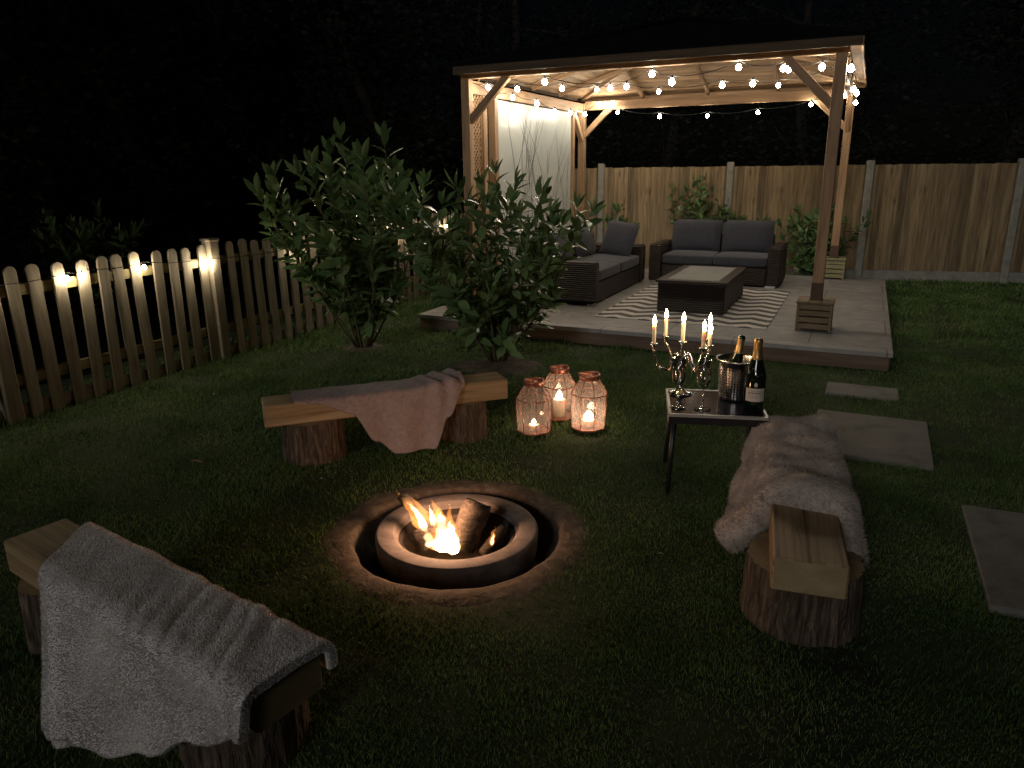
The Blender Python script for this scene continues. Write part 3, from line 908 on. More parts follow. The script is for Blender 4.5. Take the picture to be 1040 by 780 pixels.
def sleeper_bench(label, p0, p1, w, zt, th, logs):
    """p0, p1: middle of the plank's two ends on the ground plan; local X runs along the plank"""
    a = math.atan2(p1[1] - p0[1], p1[0] - p0[0]); L = math.hypot(p1[0] - p0[0], p1[1] - p0[1])
    r = thing('log_bench', label, 'bench', (p0[0], p0[1], 0), a, 'sleeper benches round the fire pit')
    m = MB(); m.box((L / 2, 0, zt - th / 2), (L, w, th), bev=.007)
    for i, f in enumerate(m.f):
        if len({round(m.v[k][0], 4) for k in f}) == 1: m.m[i] = 1
    m.build('seat', [M['sleeper'], M['endgrain']], r)
    for k, (s, rad, off) in enumerate(logs):
        log_mesh(rad, zt - th - .002, p0[0] * 7 + k * 3.3, 0).build('log_support', [M['bark'], M['cutwood']], r, (s, off, 0))
        LOGS.append((p0[0] + math.cos(a) * s - math.sin(a) * off, p0[1] + math.sin(a) * s + math.cos(a) * off, rad))
    return r, a, L


def blanket(name, label, origin, ang, fn, nu, nv, mat, fur=0, flen=.02, fwid=.0016, thick=.012, seed=1, swirl=.55):
    """fn(u, v) -> point in the bench's frame; fur adds short strands over the whole cloth"""
    g = np.array([[fn(i / nu, j / nv) for j in range(nv + 1)] for i in range(nu + 1)], float)
    # normals
    du = np.gradient(g, axis=0); dv = np.gradient(g, axis=1)
    nn = np.cross(du, dv); nn /= np.linalg.norm(nn, axis=2, keepdims=True) + 1e-9
    if nn[:, nv // 2, 2].mean() < 0: nn = -nn
    m = MB(); W1 = nv + 1
    top = (g + nn * thick / 2).reshape(-1, 3); bot = (g - nn * thick / 2).reshape(-1, 3)
    N = len(top)
    fs = []
    for i in range(nu):
        for j in range(nv):
            q = (i * W1 + j, (i + 1) * W1 + j, (i + 1) * W1 + j + 1, i * W1 + j + 1)
            fs.append(q); fs.append(tuple(N + k for k in q[::-1]))
    for i in range(nu):
        for j in (0, nv): fs.append((i * W1 + j, (i + 1) * W1 + j, N + (i + 1) * W1 + j, N + i * W1 + j))
    for j in range(nv):
        for i in (0, nu): fs.append((i * W1 + j, i * W1 + j + 1, N + i * W1 + j + 1, N + i * W1 + j))
    vs = list(map(tuple, top)) + list(map(tuple, bot))
    m.add(vs, fs, 0, True)
    if fur:
        R = np.random.RandomState(seed)
        uu = R.uniform(0, nu - 1e-4, fur); vv = R.uniform(0, nv - 1e-4, fur)
        # a third of the strands on the rim
        k = fur // 7
        uu[:k] = np.where(R.rand(k) < .5, R.uniform(0, .3, k), nu - 1e-3 - R.uniform(0, .3, k)); vv[k:2 * k] = np.where(R.rand(k) < .5, R.uniform(0, .3, k), nv - 1e-3 - R.uniform(0, .3, k))
        i, j = uu.astype(int), vv.astype(int); fu, fv = (uu - i)[:, None], (vv - j)[:, None]
        def bl(A): return A[i, j] * (1 - fu) * (1 - fv) + A[i + 1, j] * fu * (1 - fv) + A[i, j + 1] * (1 - fu) * fv + A[i + 1, j + 1] * fu * fv
        P, Nn = bl(g), bl(nn)
        off = np.full((fur, 1), .5); off[:2 * k, 0] = R.uniform(-.5, .5, 2 * k)
        P = P + Nn * thick * off
        cen = g.reshape(-1, 3).mean(0); outw = P - cen; outw /= np.linalg.norm(outw, axis=1, keepdims=True)
        rim = np.zeros((fur, 1)); rim[:2 * k] = 1.0
        sw = np.stack([np.sin(P[:, 0] * 17 + 3 * np.sin(P[:, 1] * 13)), np.cos(P[:, 1] * 19 + 2 * np.sin(P[:, 0] * 11)), np.sin(P[:, 2] * 15 + P[:, 0] * 9)], 1)
        dr = Nn + swirl * sw + R.normal(0, .35 * (swirl + .3), (fur, 3)); dr += rim * outw * 1.2; dr[:, 2] -= .25
        dr /= np.linalg.norm(dr, axis=1, keepdims=True)
        ln = flen * R.uniform(.5, 1.2, fur)[:, None]
        sd = np.cross(dr, R.normal(0, 1, (fur, 3))); sd /= np.linalg.norm(sd, axis=1, keepdims=True) + 1e-9
        sd *= fwid
        a, b, c = P - sd, P + sd, P + dr * ln
        F = np.stack([a, b, c], 1).reshape(-1, 3)
        base = len(m.v)
        m.v += list(map(tuple, F)); m.f += [[base + 3 * q, base + 3 * q + 1, base + 3 * q + 2] for q in range(fur)]
        m.m += [0] * fur; m.sm += [False] * fur
    o = m.build(name, mat, None, (origin[0], origin[1], 0), ang)
    return tag(o, label, 'blanket', 'blankets on the benches')


def drape(s, t, hw, zt, flare, fold_a, fold_f, ph, rad=.025):
    """arc length t across the plank (front is negative) -> (y, z)"""
    side = -1 if t < 0 else 1; a = abs(t)
    flat = hw - rad * .3
    if a <= flat: return t, zt
    q = a - flat; arc = rad * PI / 2
    if q < arc:
        an = q / rad; return side * (flat + rad * math.sin(an)), zt - rad * (1 - math.cos(an))
    dn = q - arc
    y = flat + rad + flare * dn + fold_a * min(1, dn / .15) * math.sin(s * fold_f + ph)
    return side * y, zt - rad - dn


def smooth(a, b, x):
    t = max(0, min(1, (x - a) / (b - a))); return t * t * (3 - 2 * t)


def interp(x, pts):
    for (a, p), (b, q) in zip(pts, pts[1:]):
        if x <= b:
            t = max(0, min(1, (x - a) / (b - a))); t = t * t * (3 - 2 * t); return p + (q - p) * t
    return pts[-1][1]


# bench behind the fire
rB, aB, LB = sleeper_bench('sleeper bench behind the fire pit with a mauve throw and two log supports', (-1.40, 3.93), (-.06, 4.43), .20, .365, .125, [(.27, .18, .02), (1.17, .15, .02)])
# bench at the right
rR, aR, LR = sleeper_bench('sleeper bench on the right, bare end on a log, the rest under brown fur', (.965, 2.13), (1.40, 3.46), .235, .365, .125, [(.27, .205, .0), (1.1, .18, .0)])
# bench at the lower left
rL, aL, LL = sleeper_bench('sleeper bench in the lower left corner under a pale grey blanket', (-1.74, 2.43), (-.585, 1.615), .215, .365, .125, [(.18, .15, .0), (1.13, .175, .03)])


def fnB(u, v):
    s = .17 + u * .98
    Lf = interp(u, [(0, .0), (.12, .03), (.3, .10), (.42, .27), (.55, .36), (.80, .365), (.89, .2), (1, .03)])
    Lb = .10 + .06 * math.sin(u * 3)
    hw = .10
    t = -(hw + Lf) + v * (2 * hw + Lf + Lb)
    y, z = drape(s, t, hw, .372, .22, .012, 26, .4)
    hang = max(0, -t - hw)
    s += -.25 * hang * (u - .55)
    w = smooth(.62, .95, u)
    z += w * (.022 * math.sin(s * 62 + t * 18) * .6 + .028) * (1 if abs(t) < .13 else .4)
    y += w * .010 * math.sin(s * 55 - t * 9)
    z += .006 * mnoise.noise(Vector((s * 9, t * 9, 1)))
    y += .006 * mnoise.noise(Vector((s * 7, t * 7, 4)))
    return (s, y, max(z, .02))


blanket('blanket', 'mauve plush throw hanging in a point over the bench behind the fire', (-1.40, 3.93), aB, fnB, 150, 80, M['plush_mauve'], 26000, .007, .0011, .014, 3)


def fnR(u, v):
    s = .36 + u * (LR - .36 + .05)
    hw = .118
    Lf = interp(u, [(0, .20), (.25, .25), (.6, .24), (1, .22)])      # right hand side
    Lb = interp(u, [(0, .25), (.2, .24), (.6, .20), (1, .16)])       # fire side
    t = -(hw + Lf) + v * (2 * hw + Lf + Lb)
    y, z = drape(s, t, hw, .382, (.80 - .65 * u) if t > 0 else .26 - .1 * u, .012, 15, 1.0, .055)
    z += .019 * math.sin(s * 44 + 3 * mnoise.noise(Vector((t * 5, s * 2, 0)))) * (.6 if abs(t) < hw else .3)
    z += .032 * mnoise.noise(Vector((s * 7, t * 6, 2)))
    y += .012 * mnoise.noise(Vector((s * 6, t * 6, 7)))
    z += .05 * smooth(.3, .05, u) * max(0, 1 - abs(t) / .3) if u < .3 else 0
    if u < .11:                        # the near edge is rolled under
        an = (1 - u / .11) * PI * 1.15
        s = .36 + .11 * (LR - .31) - .036 * math.sin(an) - .02
        dn = .036 * (1 - math.cos(an))
        if abs(t) < hw + .03: z -= dn
        else: y -= dn * (1 if t > 0 else -1) * .8; z -= dn * .3
    if u > .94:
        q = (u - .94) / .06; z -= .14 * q * q; s -= .02 * q
    s += .05 * (t / .3) * (1 - u)
    return (s, y, max(z, .03))


blanket('blanket', 'thick brown faux fur throw heaped over the right hand bench', (.965, 2.13), aR, fnR, 120, 90, M['fur_taupe'], 85000, .021, .0012, .055, 5, .45)


def fnL(u, v):
    hw = .1075
    Lf = interp(u, [(0, .39), (.35, .35), (.6, .285), (.8, .20), (1, .125)])
    Lb = interp(u, [(0, .015), (.5, .03), (.8, .07), (1, .09)])
    t = -(hw + Lf) + v * (2 * hw + Lf + Lb)
    y, z = drape(u * 1.4, t, hw, .374, (.5 - .28 * u) if t < 0 else .04, .004, 8, 2.2, .04)
    s = (.25 - .8 * t) * (1 - u) + 1.42 * u
    w = smooth(.3, .55, u) * (1 - smooth(.86, .95, u))
    q = s * .75 + t * .55
    z += w * .0035 * (math.sin(q * 95 + 3 * mnoise.noise(Vector((t * 5, s * 4, 3)))) + .8 * math.sin(q * 57 + 1 + 3 * mnoise.noise(Vector((t * 4, s * 5, 6))))) * (1 if abs(t) < .14 else .3)
    z += .012 * math.exp(-((u - .84 + t * .5) / .018) ** 2)
    if t < -hw: y += -.010 * math.exp(-((u - .09) / .035) ** 2) * 2
    z += .006 * mnoise.noise(Vector((s * 8, t * 8, 2))); y += .008 * mnoise.noise(Vector((s * 5, t * 5, 8)))
    return (s, y, max(z, .012))


blanket('blanket', 'pale grey plush blanket draped over the lower left bench', (-1.74, 2.43), aL, fnL, 150, 90, M['fur_grey'], 130000, .006, .0014, .028, 9, .22)

# ------------------------------------------------------------------ fire pit
fp = thing('fire_pit', 'round stone fire bowl sunk in the lawn with a broad flat rim', 'fire pit', (PX, PY, -.162))
m = MB()
m.lathe([(.30, .0), (.345, .02), (.365, .08), (.372, .155), (.371, .178), (.366, .185), (.36, .187), (.292, .187), (.288, .185), (.286, .178), (.285, .168), (.272, .166), (.269, .162), (.268, .15)], 72)
m.build('bowl', M['pitstone'], fp)
m = MB(); m.lathe([(.268, .152), (.252, .150), (.250, .125), (.225, .06), (.15, .03), (.001, .02)], 64)
m.build('liner', M['soot'], fp)


def firelog(label, pts, r, seed):
    m = MB(); n = 18; P = [Vector(p) for p in pts]
    m.tube(P, [r * .93] + [r] * (len(P) - 2) + [r * .95], n)
    m.v = [tuple(Vector(v) + Vector(v).normalized() * (.012 * mnoise.noise(Vector(v) * 22 + Vector((seed, 0, 0))))) for v in m.v]
    o = m.build('firewood', M['charlog'], None, (PX, PY, 0))
    tag(o, label, 'log', 'firewood burning in the pit')


def seg(a, b, n=7): return [Vector(a).lerp(Vector(b), k / n) for k in range(n + 1)]


firelog('thick split log standing at the right of the flames', seg((.015, -.04, -.06), (.10, .05, .125)), .068, 2)
firelog('log lying low at the left of the flames', seg((-.19, -.07, -.015), (-.03, -.02, .045)), .052, 5)
firelog('charred log across the back of the bowl', seg((-.15, .10, -.03), (.13, .13, .0)), .05, 9)
firelog('flaming split log leaning out of the bowl to the left', seg((-.06, -.03, -.04), (-.255, .035, .175)), .026, 15)
firelog('small stick fallen against the right of the bowl', seg((.12, -.10, -.06), (.21, .0, .02)), .022, 12)

fire = thing('fire', 'bright orange and white flames burning between the logs in the pit', 'fire', (PX, PY, 0))
FO = flame_vol('outer flame', (1, .34, .07), 30); FI = flame_vol('inner flame', (1, .60, .28), 170)


def tongue(base, tip, r, bend, mat, seed):
    b, t = Vector(base), Vector(tip); n = 16; pts, rad = [], []
    for i in range(n + 1):
        q = i / n; p = b.lerp(t, q) + Vector(bend) * math.sin(q * PI)
        p += Vector((.012 * mnoise.noise(Vector((q * 5, seed, 0))), .008 * mnoise.noise(Vector((q * 5, seed, 4))), 0)) * q
        pts.append(p); rad.append(max(.0012, r * (math.sin(min(1, q * 2.6 + .25) * PI / 2)) * (1 - q) ** .75 * (1 + .35 * mnoise.noise(Vector((q * 6, seed, 9))))))
    m = MB(); m.tube(pts, rad, 14, sx=.85)
    m.build('flame', mat, fire)


for args in [((-.14, -.05, .02), (-.27, .03, .19), .040, (.0, 0, .02), FO, 1), ((-.11, -.04, .02), (-.235, .05, .165), .038, (.01, 0, .02), FO, 2),
             ((-.05, -.07, -.04), (-.08, -.01, .135), .10, (-.01, 0, .0), FO, 3), ((-.05, -.08, -.05), (-.07, -.03, .115), .085, (.0, 0, .0), FI, 4),
             ((-.135, -.055, .015), (-.225, .0, .15), .026, (.01, 0, .02), FI, 5), ((-.005, -.10, -.05), (-.02, -.06, .09), .055, (-.01, 0, .0), FI, 6),
             ((.0, -.07, -.01), (-.03, -.02, .15), .036, (-.01, 0, 0), FO, 7), ((.155, -.08, -.03), (.175, -.06, .055), .020, (.0, 0, .0), FO, 8),
             ((-.11, -.09, -.02), (-.15, -.05, .085), .048, (0, 0, 0), FI, 9), ((-.06, .0, .02), (-.12, .04, .15), .034, (0, 0, .01), FO, 10), ((.16, -.085, -.02), (.17, -.07, .03), .012, (0, 0, 0), FI, 11),
             ((-.085, -.07, .0), (-.12, -.02, .145), .030, (0, 0, .01), FI, 12)]:
    tongue(*args)

lt = bpy.data.lights.new('fire_glow', 'POINT'); lt.energy = 10.5; lt.color = (1, .54, .30); lt.shadow_soft_size = .05
lo = bpy.data.objects.new('fire_glow', lt); lo.location = (PX - .06, PY - .06, .17); COL.objects.link(lo)

# ------------------------------------------------------------------ candles and lanterns
def flame_mesh(h, r):
    m = MB(); m.lathe([(.0008, 0), (r * .7, h * .12), (r, h * .3), (r * .8, h * .55), (r * .35, h * .82), (.0004, h)], 8)
    return m


LW = [(0, 0), (1, 0)]


def lantern(label, x, y, rz, sc=1.0):
    r = thing('lantern', label, 'lantern', (x, y, .012), rz, 'copper wire lanterns on the grass')
    N = 8; R, H, RN, HN = .112 * sc, .215 * sc, .058 * sc, .30 * sc
    ring = lambda rad, z, off=0: [(rad * math.cos(2 * PI * (k + off) / N), rad * math.sin(2 * PI * (k + off) / N), z) for k in range(N)]
    m = MB()
    for a, b in zip(ring(R * .94, .008), ring(R, H)): m.tube([a, b], .0024, 6)
    for a, b in zip(ring(R, H), ring(RN, HN)): m.tube([a, b], .0024, 6)
    for rad, z in ((R * .94, .008), (R, H), (RN, HN)):
        p = ring(rad, z); m.tube(p + [p[0]], .0034, 6, cap=False)
    # fine wires
    for z in [H + (HN - H) * q for q in (.33, .66)]:
        rad = R + (RN - R) * (z - H) / (HN - H); p = ring(rad, z); m.tube(p + [p[0]], 0.0008, 4, cap=False)
    A, B = ring(R * .94, .008), ring(R, H)
    for k in range(N):
        for q in (.5,):
            a = Vector(A[k]).lerp(Vector(A[(k + 1) % N]), q); b = Vector(B[k]).lerp(Vector(B[(k + 1) % N]), q); m.tube([a, b], .0006, 4)
    m.build('wire_frame', M['copper'], r)
    m = MB()
    m.lathe([(RN, HN), (RN * .98, HN + .018 * sc), (RN * 1.12, HN + .024 * sc), (RN * 1.12, HN + .030 * sc), (RN * .9, HN + .030 * sc), (RN * .9, HN)], 24)
    m.build('collar', M['copper'], r)
    m = MB(); m.tube([(RN * 1.05 * math.cos(a), RN * .3 * math.sin(a) + .02, HN + .036 * sc) for a in [2 * PI * k / 20 for k in range(21)]], .0022, 6); m.build('handle', M['copper'], r)
    m = MB()
    a, b, c = ring(R * .93, .01), ring(R * .985, H), ring(RN, HN)
    m.add(a + b + c, [(i * N + k, i * N + (k + 1) % N, (i + 1) * N + (k + 1) % N, (i + 1) * N + k) for i in range(2) for k in range(N)])
    m.build('glass_panes', M['pane'], r)
    m = MB(); m.lathe([(R * .93, .0), (R * .93, .006), (.001, .006)], N, smooth=False); m.build('base', M['copper'], r)


def candle(label, x, y, z, rad, h, fh, fr, mat, group, lean=0, stout=True):
    r = thing('candle', label, 'candle', (x, y, z), 0, group)
    m = MB(); m.lathe([(rad * .98, 0), (rad, h * .5), (rad, h * .97), (rad * .85, h), (.001, h - .002)], 16); m.build('wax', M['wax'], r)
    m = MB(); m.tube([(0, 0, h - .003), (.001, 0, h + .008)], .001, 5); m.build('wick', M['wick'], r)
    flame_mesh(fh, fr).build('flame', mat, r, (0, 0, h + .004))
    return r


lant = [(.135, 4.385, .1, 'copper wire lantern on the left of the trio, its small candle burning low', 1.0, 'short candle burning low in the left lantern', .034, .035),
        (.312, 4.66, .35, 'copper wire lantern at the back of the trio, its candle tall and bright', 1.02, 'tall pillar candle glowing in the rear lantern', .042, .115),
        (.485, 4.44, .2, 'copper wire lantern on the right of the trio, glowing brightest at the base', 1.06, 'low wide candle glowing in the right lantern', .04, .045)]
for x, y, rz, lab, sc, cl, cr, chh in lant:
    lantern(lab, x, y, rz, sc)
    big = chh > .04
    candle(cl, x, y, .019, cr, chh, .055 if big else .03, (.02 if big else .014) * (1.5 if rz == .2 else 1), M['tea_flame'], 'candles in the lanterns')

# ------------------------------------------------------------------ side table and what stands on it
TX, TY, TRZ, TZ = 1.045, 3.63, -.17, .43
tb = thing('side_table', 'small black side table with a glass top and pale rim on the lawn', 'table', (TX, TY, 0), TRZ)
m = MB()
for s in (-1, 1):
    m.box((0, s * .2165, TZ - .008), (.48, .017, .016), bev=.003); m.box((s * .2315, 0, TZ - .008), (.017, .416, .016), bev=.003)
m.build('frame', M['silverpaint'], tb)
m = MB()
for s in (-1, 1):
    m.box((0, s * .2145, TZ - .034), (.475, .02, .032)); m.box((s * .2275, 0, TZ - .034), (.02, .408, .032))
m.build('apron', M['black_metal'], tb)
m = MB(); m.box((0, 0, TZ - .008), (.446, .416, .008)); m.build('glass_top', M['black_glass'], tb)
for sx in (-1, 1):
    for sy in (-1, 1):
        m = MB(); m.tube([(sx * .205, sy * .19, TZ - .03), (sx * .225, sy * .205, 0)], [.013, .011], 10); m.build('leg', M['black_metal'], tb)
TT = TZ - .003


def T(dx, dy): return (TX + math.cos(TRZ) * dx - math.sin(TRZ) * dy, TY + math.sin(TRZ) * dx + math.cos(TRZ) * dy)


cx, cy = .905, 3.80
cd = thing('candelabra', 'polished silver branched candelabra on the side table', 'candelabra', (cx, cy, TT))
m = MB()
m.lathe([(.062, 0), (.063, .006), (.05, .012), (.026, .020), (.012, .034), (.010, .05), (.018, .062), (.010, .075), (.008, .13), (.014, .145), (.02, .16), (.012, .175), (.009, .20), (.013, .225), (.01, .24)], 24)
m.build('stem', M['silver'], cd)
arms = [(math.radians(184), .155, .0), (math.radians(112), .16, .004), (math.radians(-52), .135, -.004), (math.radians(14), .155, .008), (math.radians(-18), .14, -.006)]
cups = [(0, 0, .252)]
for an, R, dz in arms:
    c, s = math.cos(an), math.sin(an)
    pts = []
    for k in range(23):
        t = k / 22
        rr = R * (t ** .85)
        z = .20 - .055 * math.sin(min(1, t * 1.0) * PI) * (1.15 if t > .35 else .6) + .035 * math.sin(min(1, t / .35) * PI) * (t < .35) + .045 * smooth(.7, 1, t) + dz * t
        side = .03 * math.sin(t * 2 * PI)
        pts.append((c * rr - s * side, s * rr + c * side, z))
    m = MB(); m.tube(pts, .0066, 8)
    m.build('arm', M['silver'], cd)
    cups.append((c * R, s * R, pts[-1][2]))
for x, y, z in cups:
    m = MB(); m.lathe([(.003, -.004), (.010, .002), (.006, .010), (.009, .018), (.014, .030), (.024, .034), (.025, .037), (.012, .038), (.011, .03)], 16)
    m.build('cup', M['silver'], cd, (x, y, z))
for k, (x, y, z) in enumerate(cups):
    h = (.105, .10, .098, .095, .09, .07)[k]
    lab = ('lit ivory candle on the centre stem of the candelabra', 'lit ivory candle on the far left arm of the candelabra', 'lit ivory candle second from the left on the candelabra',
           'lit ivory candle on the front right arm of the candelabra', 'short lit candle furthest right on the candelabra', 'short lit candle behind the front right arm of the candelabra')[k]
    candle(lab, cx + x, cy + y, TT + z + .031, .0105, h, .052, .0105, M['candle_flame'], 'candles on the candelabra')

for (gx, gy), lab in (((.838, 3.555), 'empty champagne flute in front of the candelabra stem'), ((.955, 3.52), 'empty champagne flute between the candelabra and the ice bucket')):
    m = MB()
    m.lathe([(.001, .0015), (.030, .001), (.031, .002), (.010, .005), (.0042, .012), (.0036, .085), (.006, .094), (.017, .105), (.026, .13), (.0275, .16), (.0235, .215),
             (.0222, .2152), (.026, .16), (.0245, .131), (.016, .108), (.003, .099)], 28)
    m.v = [(p[0] * 1.35, p[1] * 1.35, p[2] * 1.2) for p in m.v]
    o = m.build('champagne_flute', M['glass'], None, (gx, gy, TT + .001))
    tag(o, lab, 'glass', 'champagne flutes')

bx, by = 1.175, 3.70
bk = thing('ice_bucket', 'round hammered steel ice bucket on the side table with a bottle inside', 'ice bucket', (bx, by, TT))
m = MB()
m.lathe([(.001, .004), (.078, .004), (.08, .001), (.083, .006), (.095, .15), (.104, .205), (.112, .212), (.114, .217), (.108, .219), (.100, .207), (.092, .15), (.08, .012), (.001, .012)], 40)
m.build('pail', M['steel'], bk)
m = MB()
for k in range(40):
    a = 2 * PI * k / 40
    for q in range(12):
        z = .02 + q * .0145; rr = .0835 + .012 * z / .15
        c, s = math.cos(a), math.sin(a)
        m.box((c * rr, s * rr, z), (.004, .0065, .007), Matrix.Rotation(a, 3, 'Z'))
m.build('embossing', M['steel'], bk)


def bottle_profile():
    return [(.001, .004), (.032, .004), (.042, .001), (.0445, .006), (.0445, .135), (.043, .155), (.036, .185), (.026, .215), (.0195, .24), (.0165, .262), (.015, .29), (.0165, .296), (.016, .306), (.0145, .308)]


def bottle(label, loc, tilt, az, capdark):
    r = thing('champagne_bottle', label, 'bottle', loc, 0, 'champagne bottles')
    r.rotation_euler = (Matrix.Rotation(az, 3, 'Z') @ Matrix.Rotation(tilt, 3, 'Y')).to_euler()
    m = MB(); m.lathe(bottle_profile(), 32); m.build('body', M['bottle'], r)
    m = MB(); m.lathe([(.0238, .2275), (.0242, .229), (.021, .24), (.0180, .262), (.0172, .288), (.0185, .294), (.0185, .306), (.0165, .313), (.006, .3165), (.001, .317)], 24)
    m.build('foil', M['foil'], r)
    m = MB()
    if capdark:
        m.lathe([(.0193, .300), (.0195, .309), (.016, .317), (.001, .3205)], 20); m.build('cap', M['bottle'], r)
    else:
        n = 20; face = -PI / 2 - .25
        def wrap(a, z): return (.0451 * math.cos(a), .0451 * math.sin(a), z)
        vs = []
        for k in range(n + 1):
            a = face - .95 + 1.9 * k / n; vs += [wrap(a, .05), wrap(a, .108)]
        m.add(vs, [(2 * k, 2 * k + 2, 2 * k + 3, 2 * k + 1) for k in range(n)], 0, True)
        lb = m.build('paper_label', M['label'], r)
        m = MB()
        for z, w, h in ((.095, .5, .002), (.084, .68, .006), (.073, .6, .0018), (.066, .42, .0018)):
            q = 24
            for k in range(q):
                if (k * 7) % 5 == 0: continue
                a0 = face - w + 2 * w * k / q; a1 = face - w + 2 * w * (k + .75) / q
                m.add([tuple(x * 1.006 if i < 2 else x for i, x in enumerate(wrap(a, zz))) for a, zz in ((a0, z), (a1, z), (a1, z + h), (a0, z + h))], [(0, 1, 2, 3)])
        m.build('lettering', M['ink'], lb)
        # silver swash and the small seal on the shoulder
        m = MB(); pts = []
        for k in range(15):
            t = k / 14; a = face - .55 + 1.15 * t; z = .188 - .03 * t + .010 * math.sin(t * 9); rr = .0362 - (z - .185) * .33 + .0012
            pts.append((rr * math.cos(a), rr * math.sin(a), z))
        m.tube(pts, [.001 + .0022 * math.sin(PI * k / 14) for k in range(15)], 6); m.build('emblem', M['silver'], r)
        m = MB(); p = Vector((.0452 * math.cos(face), .0452 * math.sin(face), .124))
        d = Vector((math.cos(face), math.sin(face), 0)); sd = Vector((-d.y, d.x, 0))
        vs = [p + sd * .007 * math.cos(2 * PI * k / 16) + Vector((0, 0, .010 * math.sin(2 * PI * k / 16))) for k in range(16)]
        m.add(vs, [tuple(range(16))]); m.build('seal', M['label'], r)


bottle('dark champagne bottle with gold neck and cream label standing on the side table', (1.205, 3.50, TT + .001), 0, 0, False)
bpy.data.objects['champagne_bottle'].scale = (1.16, 1.16, 1.16)
bottle('champagne bottle with dark cap leaning inside the ice bucket', (1.145, 3.70, TT + .020), .14, .2, True)

# ------------------------------------------------------------------ planting
def leaf_into(m, p, d, up, L, Wd, curl):
    d = d.normalized(); side = d.cross(up)
    if side.length < 1e-4: side = d.orthogonal()
    side.normalize(); nrm = side.cross(d)
    prof = [(0, .08), (.18, .62), (.42, 1), (.7, .82), (.9, .38), (1, .04)]
    vs = []
    for t, w in prof:
        c = p + d * (L * t) - nrm * (curl * L * t * t)
        hw = Wd * w / 2
        vs += [c - side * hw + nrm * hw * .25, c, c + side * hw + nrm * hw * .25]
    fs = []
    for i in range(len(prof) - 1):
        a = i * 3
        fs += [(a, a + 1, a + 4, a + 3), (a + 1, a + 2, a + 5, a + 4)]
    m.add([tuple(v) for v in vs], fs, 0, True)


def laurel(name, label, loc, H, spread, stems, seed, leafL=.13, group=None, low=.12, tilt=(0, 0), sub=5, cat='shrub'):
    R = random.Random(seed)
    r = thing(name, label, cat, loc, R.uniform(0, 6), group)
    fol, st = MB(), MB()

    def shoot(p, d, L, r0, n, first, dens):
        pts = [p.copy()]; q = p.copy(); dd = d.normalized(); dirs = [dd.copy()]
        for k in range(n):
            dd = (dd + Vector((R.gauss(0, .07), R.gauss(0, .07), .07 + R.gauss(0, .04)))).normalized()
            q = q + dd * (L / n); pts.append(q.copy()); dirs.append(dd.copy())
        st.tube(pts, [max(.0015, r0 * (1 - .8 * k / n)) for k in range(n + 1)], 6)
        az = R.uniform(0, 6.28); s = first * L
        while s < L:
            k = min(n - 1, int(s / L * n)); f = s / L * n - k
            p0 = pts[k].lerp(pts[k + 1], f); ax = dirs[k]
            az += 2.4 + R.uniform(-.3, .3)
            o1 = ax.orthogonal().normalized(); o2 = ax.cross(o1)
            out = o1 * math.cos(az) + o2 * math.sin(az)
            up = 1.15 if s > L * .82 else R.uniform(.35, .8)
            leaf_into(fol, p0, out + ax * up + Vector((0, 0, R.uniform(-.25, .2))), ax, leafL * R.uniform(.65, 1.15), leafL * R.uniform(.36, .46), R.uniform(-.05, .3))
            s += dens * R.uniform(.7, 1.3)
        for k in range(3):
            az += 2.1; o1 = dd.orthogonal().normalized(); o2 = dd.cross(o1)
            leaf_into(fol, q, dd * 1.6 + (o1 * math.cos(az) + o2 * math.sin(az)) * .7, o1, leafL * R.uniform(.7, 1), leafL * .3, .05)
        return pts, dirs

    for i in range(stems):
        a = 2 * PI * (i + R.uniform(-.3, .3)) / stems
        fr = R.uniform(.25, 1)
        d = Vector((math.cos(a) * spread * fr + tilt[0], math.sin(a) * spread * fr + tilt[1], H * R.uniform(.78, 1.05)))
        base = Vector((math.cos(a) * .05, math.sin(a) * .05, -.02))
        L = d.length
        pts, dirs = shoot(base, d + Vector((0, 0, -.35 * H * (fr > .6))), L, .011, 9, .3, .050)
        for k in range(sub):
            j = R.randint(1, 7)
            b = R.uniform(0, 6.28)
            out = Vector((math.cos(b), math.sin(b), R.uniform(.2, .95)))
            shoot(pts[j], out + dirs[j] * .4, R.uniform(.22, .5) * (H / 1.7), .005, 5, low, .046)
    st.build('stems', M['twigs'], r)
    fol.build('foliage', M['leaf'], r)
    return r


laurel('laurel_bush', 'tall glossy laurel bush nearest the picket fence', (B1[0], B1[1], .02), 1.88, .70, 13, 4, .185, 'laurel bushes in front of the patio', sub=6)
laurel('laurel_bush', 'broad glossy laurel bush in front of the patio corner', (B2[0], B2[1], .03), 1.5, .68, 15, 12, .165, 'laurel bushes in front of the patio', sub=7)
for lab, x, y, h, sp, st, sd in [('small laurel behind the left sofa against the board fence', 1.72, 11.75, 1.15, .42, 5, 21), ('bushy laurel rising behind the two seat sofa', 2.80, 11.15, 1.35, .42, 7, 22),
                                 ('low laurel showing just right of the two seat sofa cushions', 3.35, 11.02, 1.02, .28, 5, 23), ('laurel in the dark behind the rear gazebo post', 4.25, 10.35, 1.02, .5, 9, 24),
                                 ('young laurel with few leaves beyond the picket fence', -4.6, 7.9, 1.25, .2, 4, 25)]:
    laurel('laurel', lab, (x, y, 0), h, sp, st + 3, sd, .14, 'smaller laurels by the fences', sub=8)

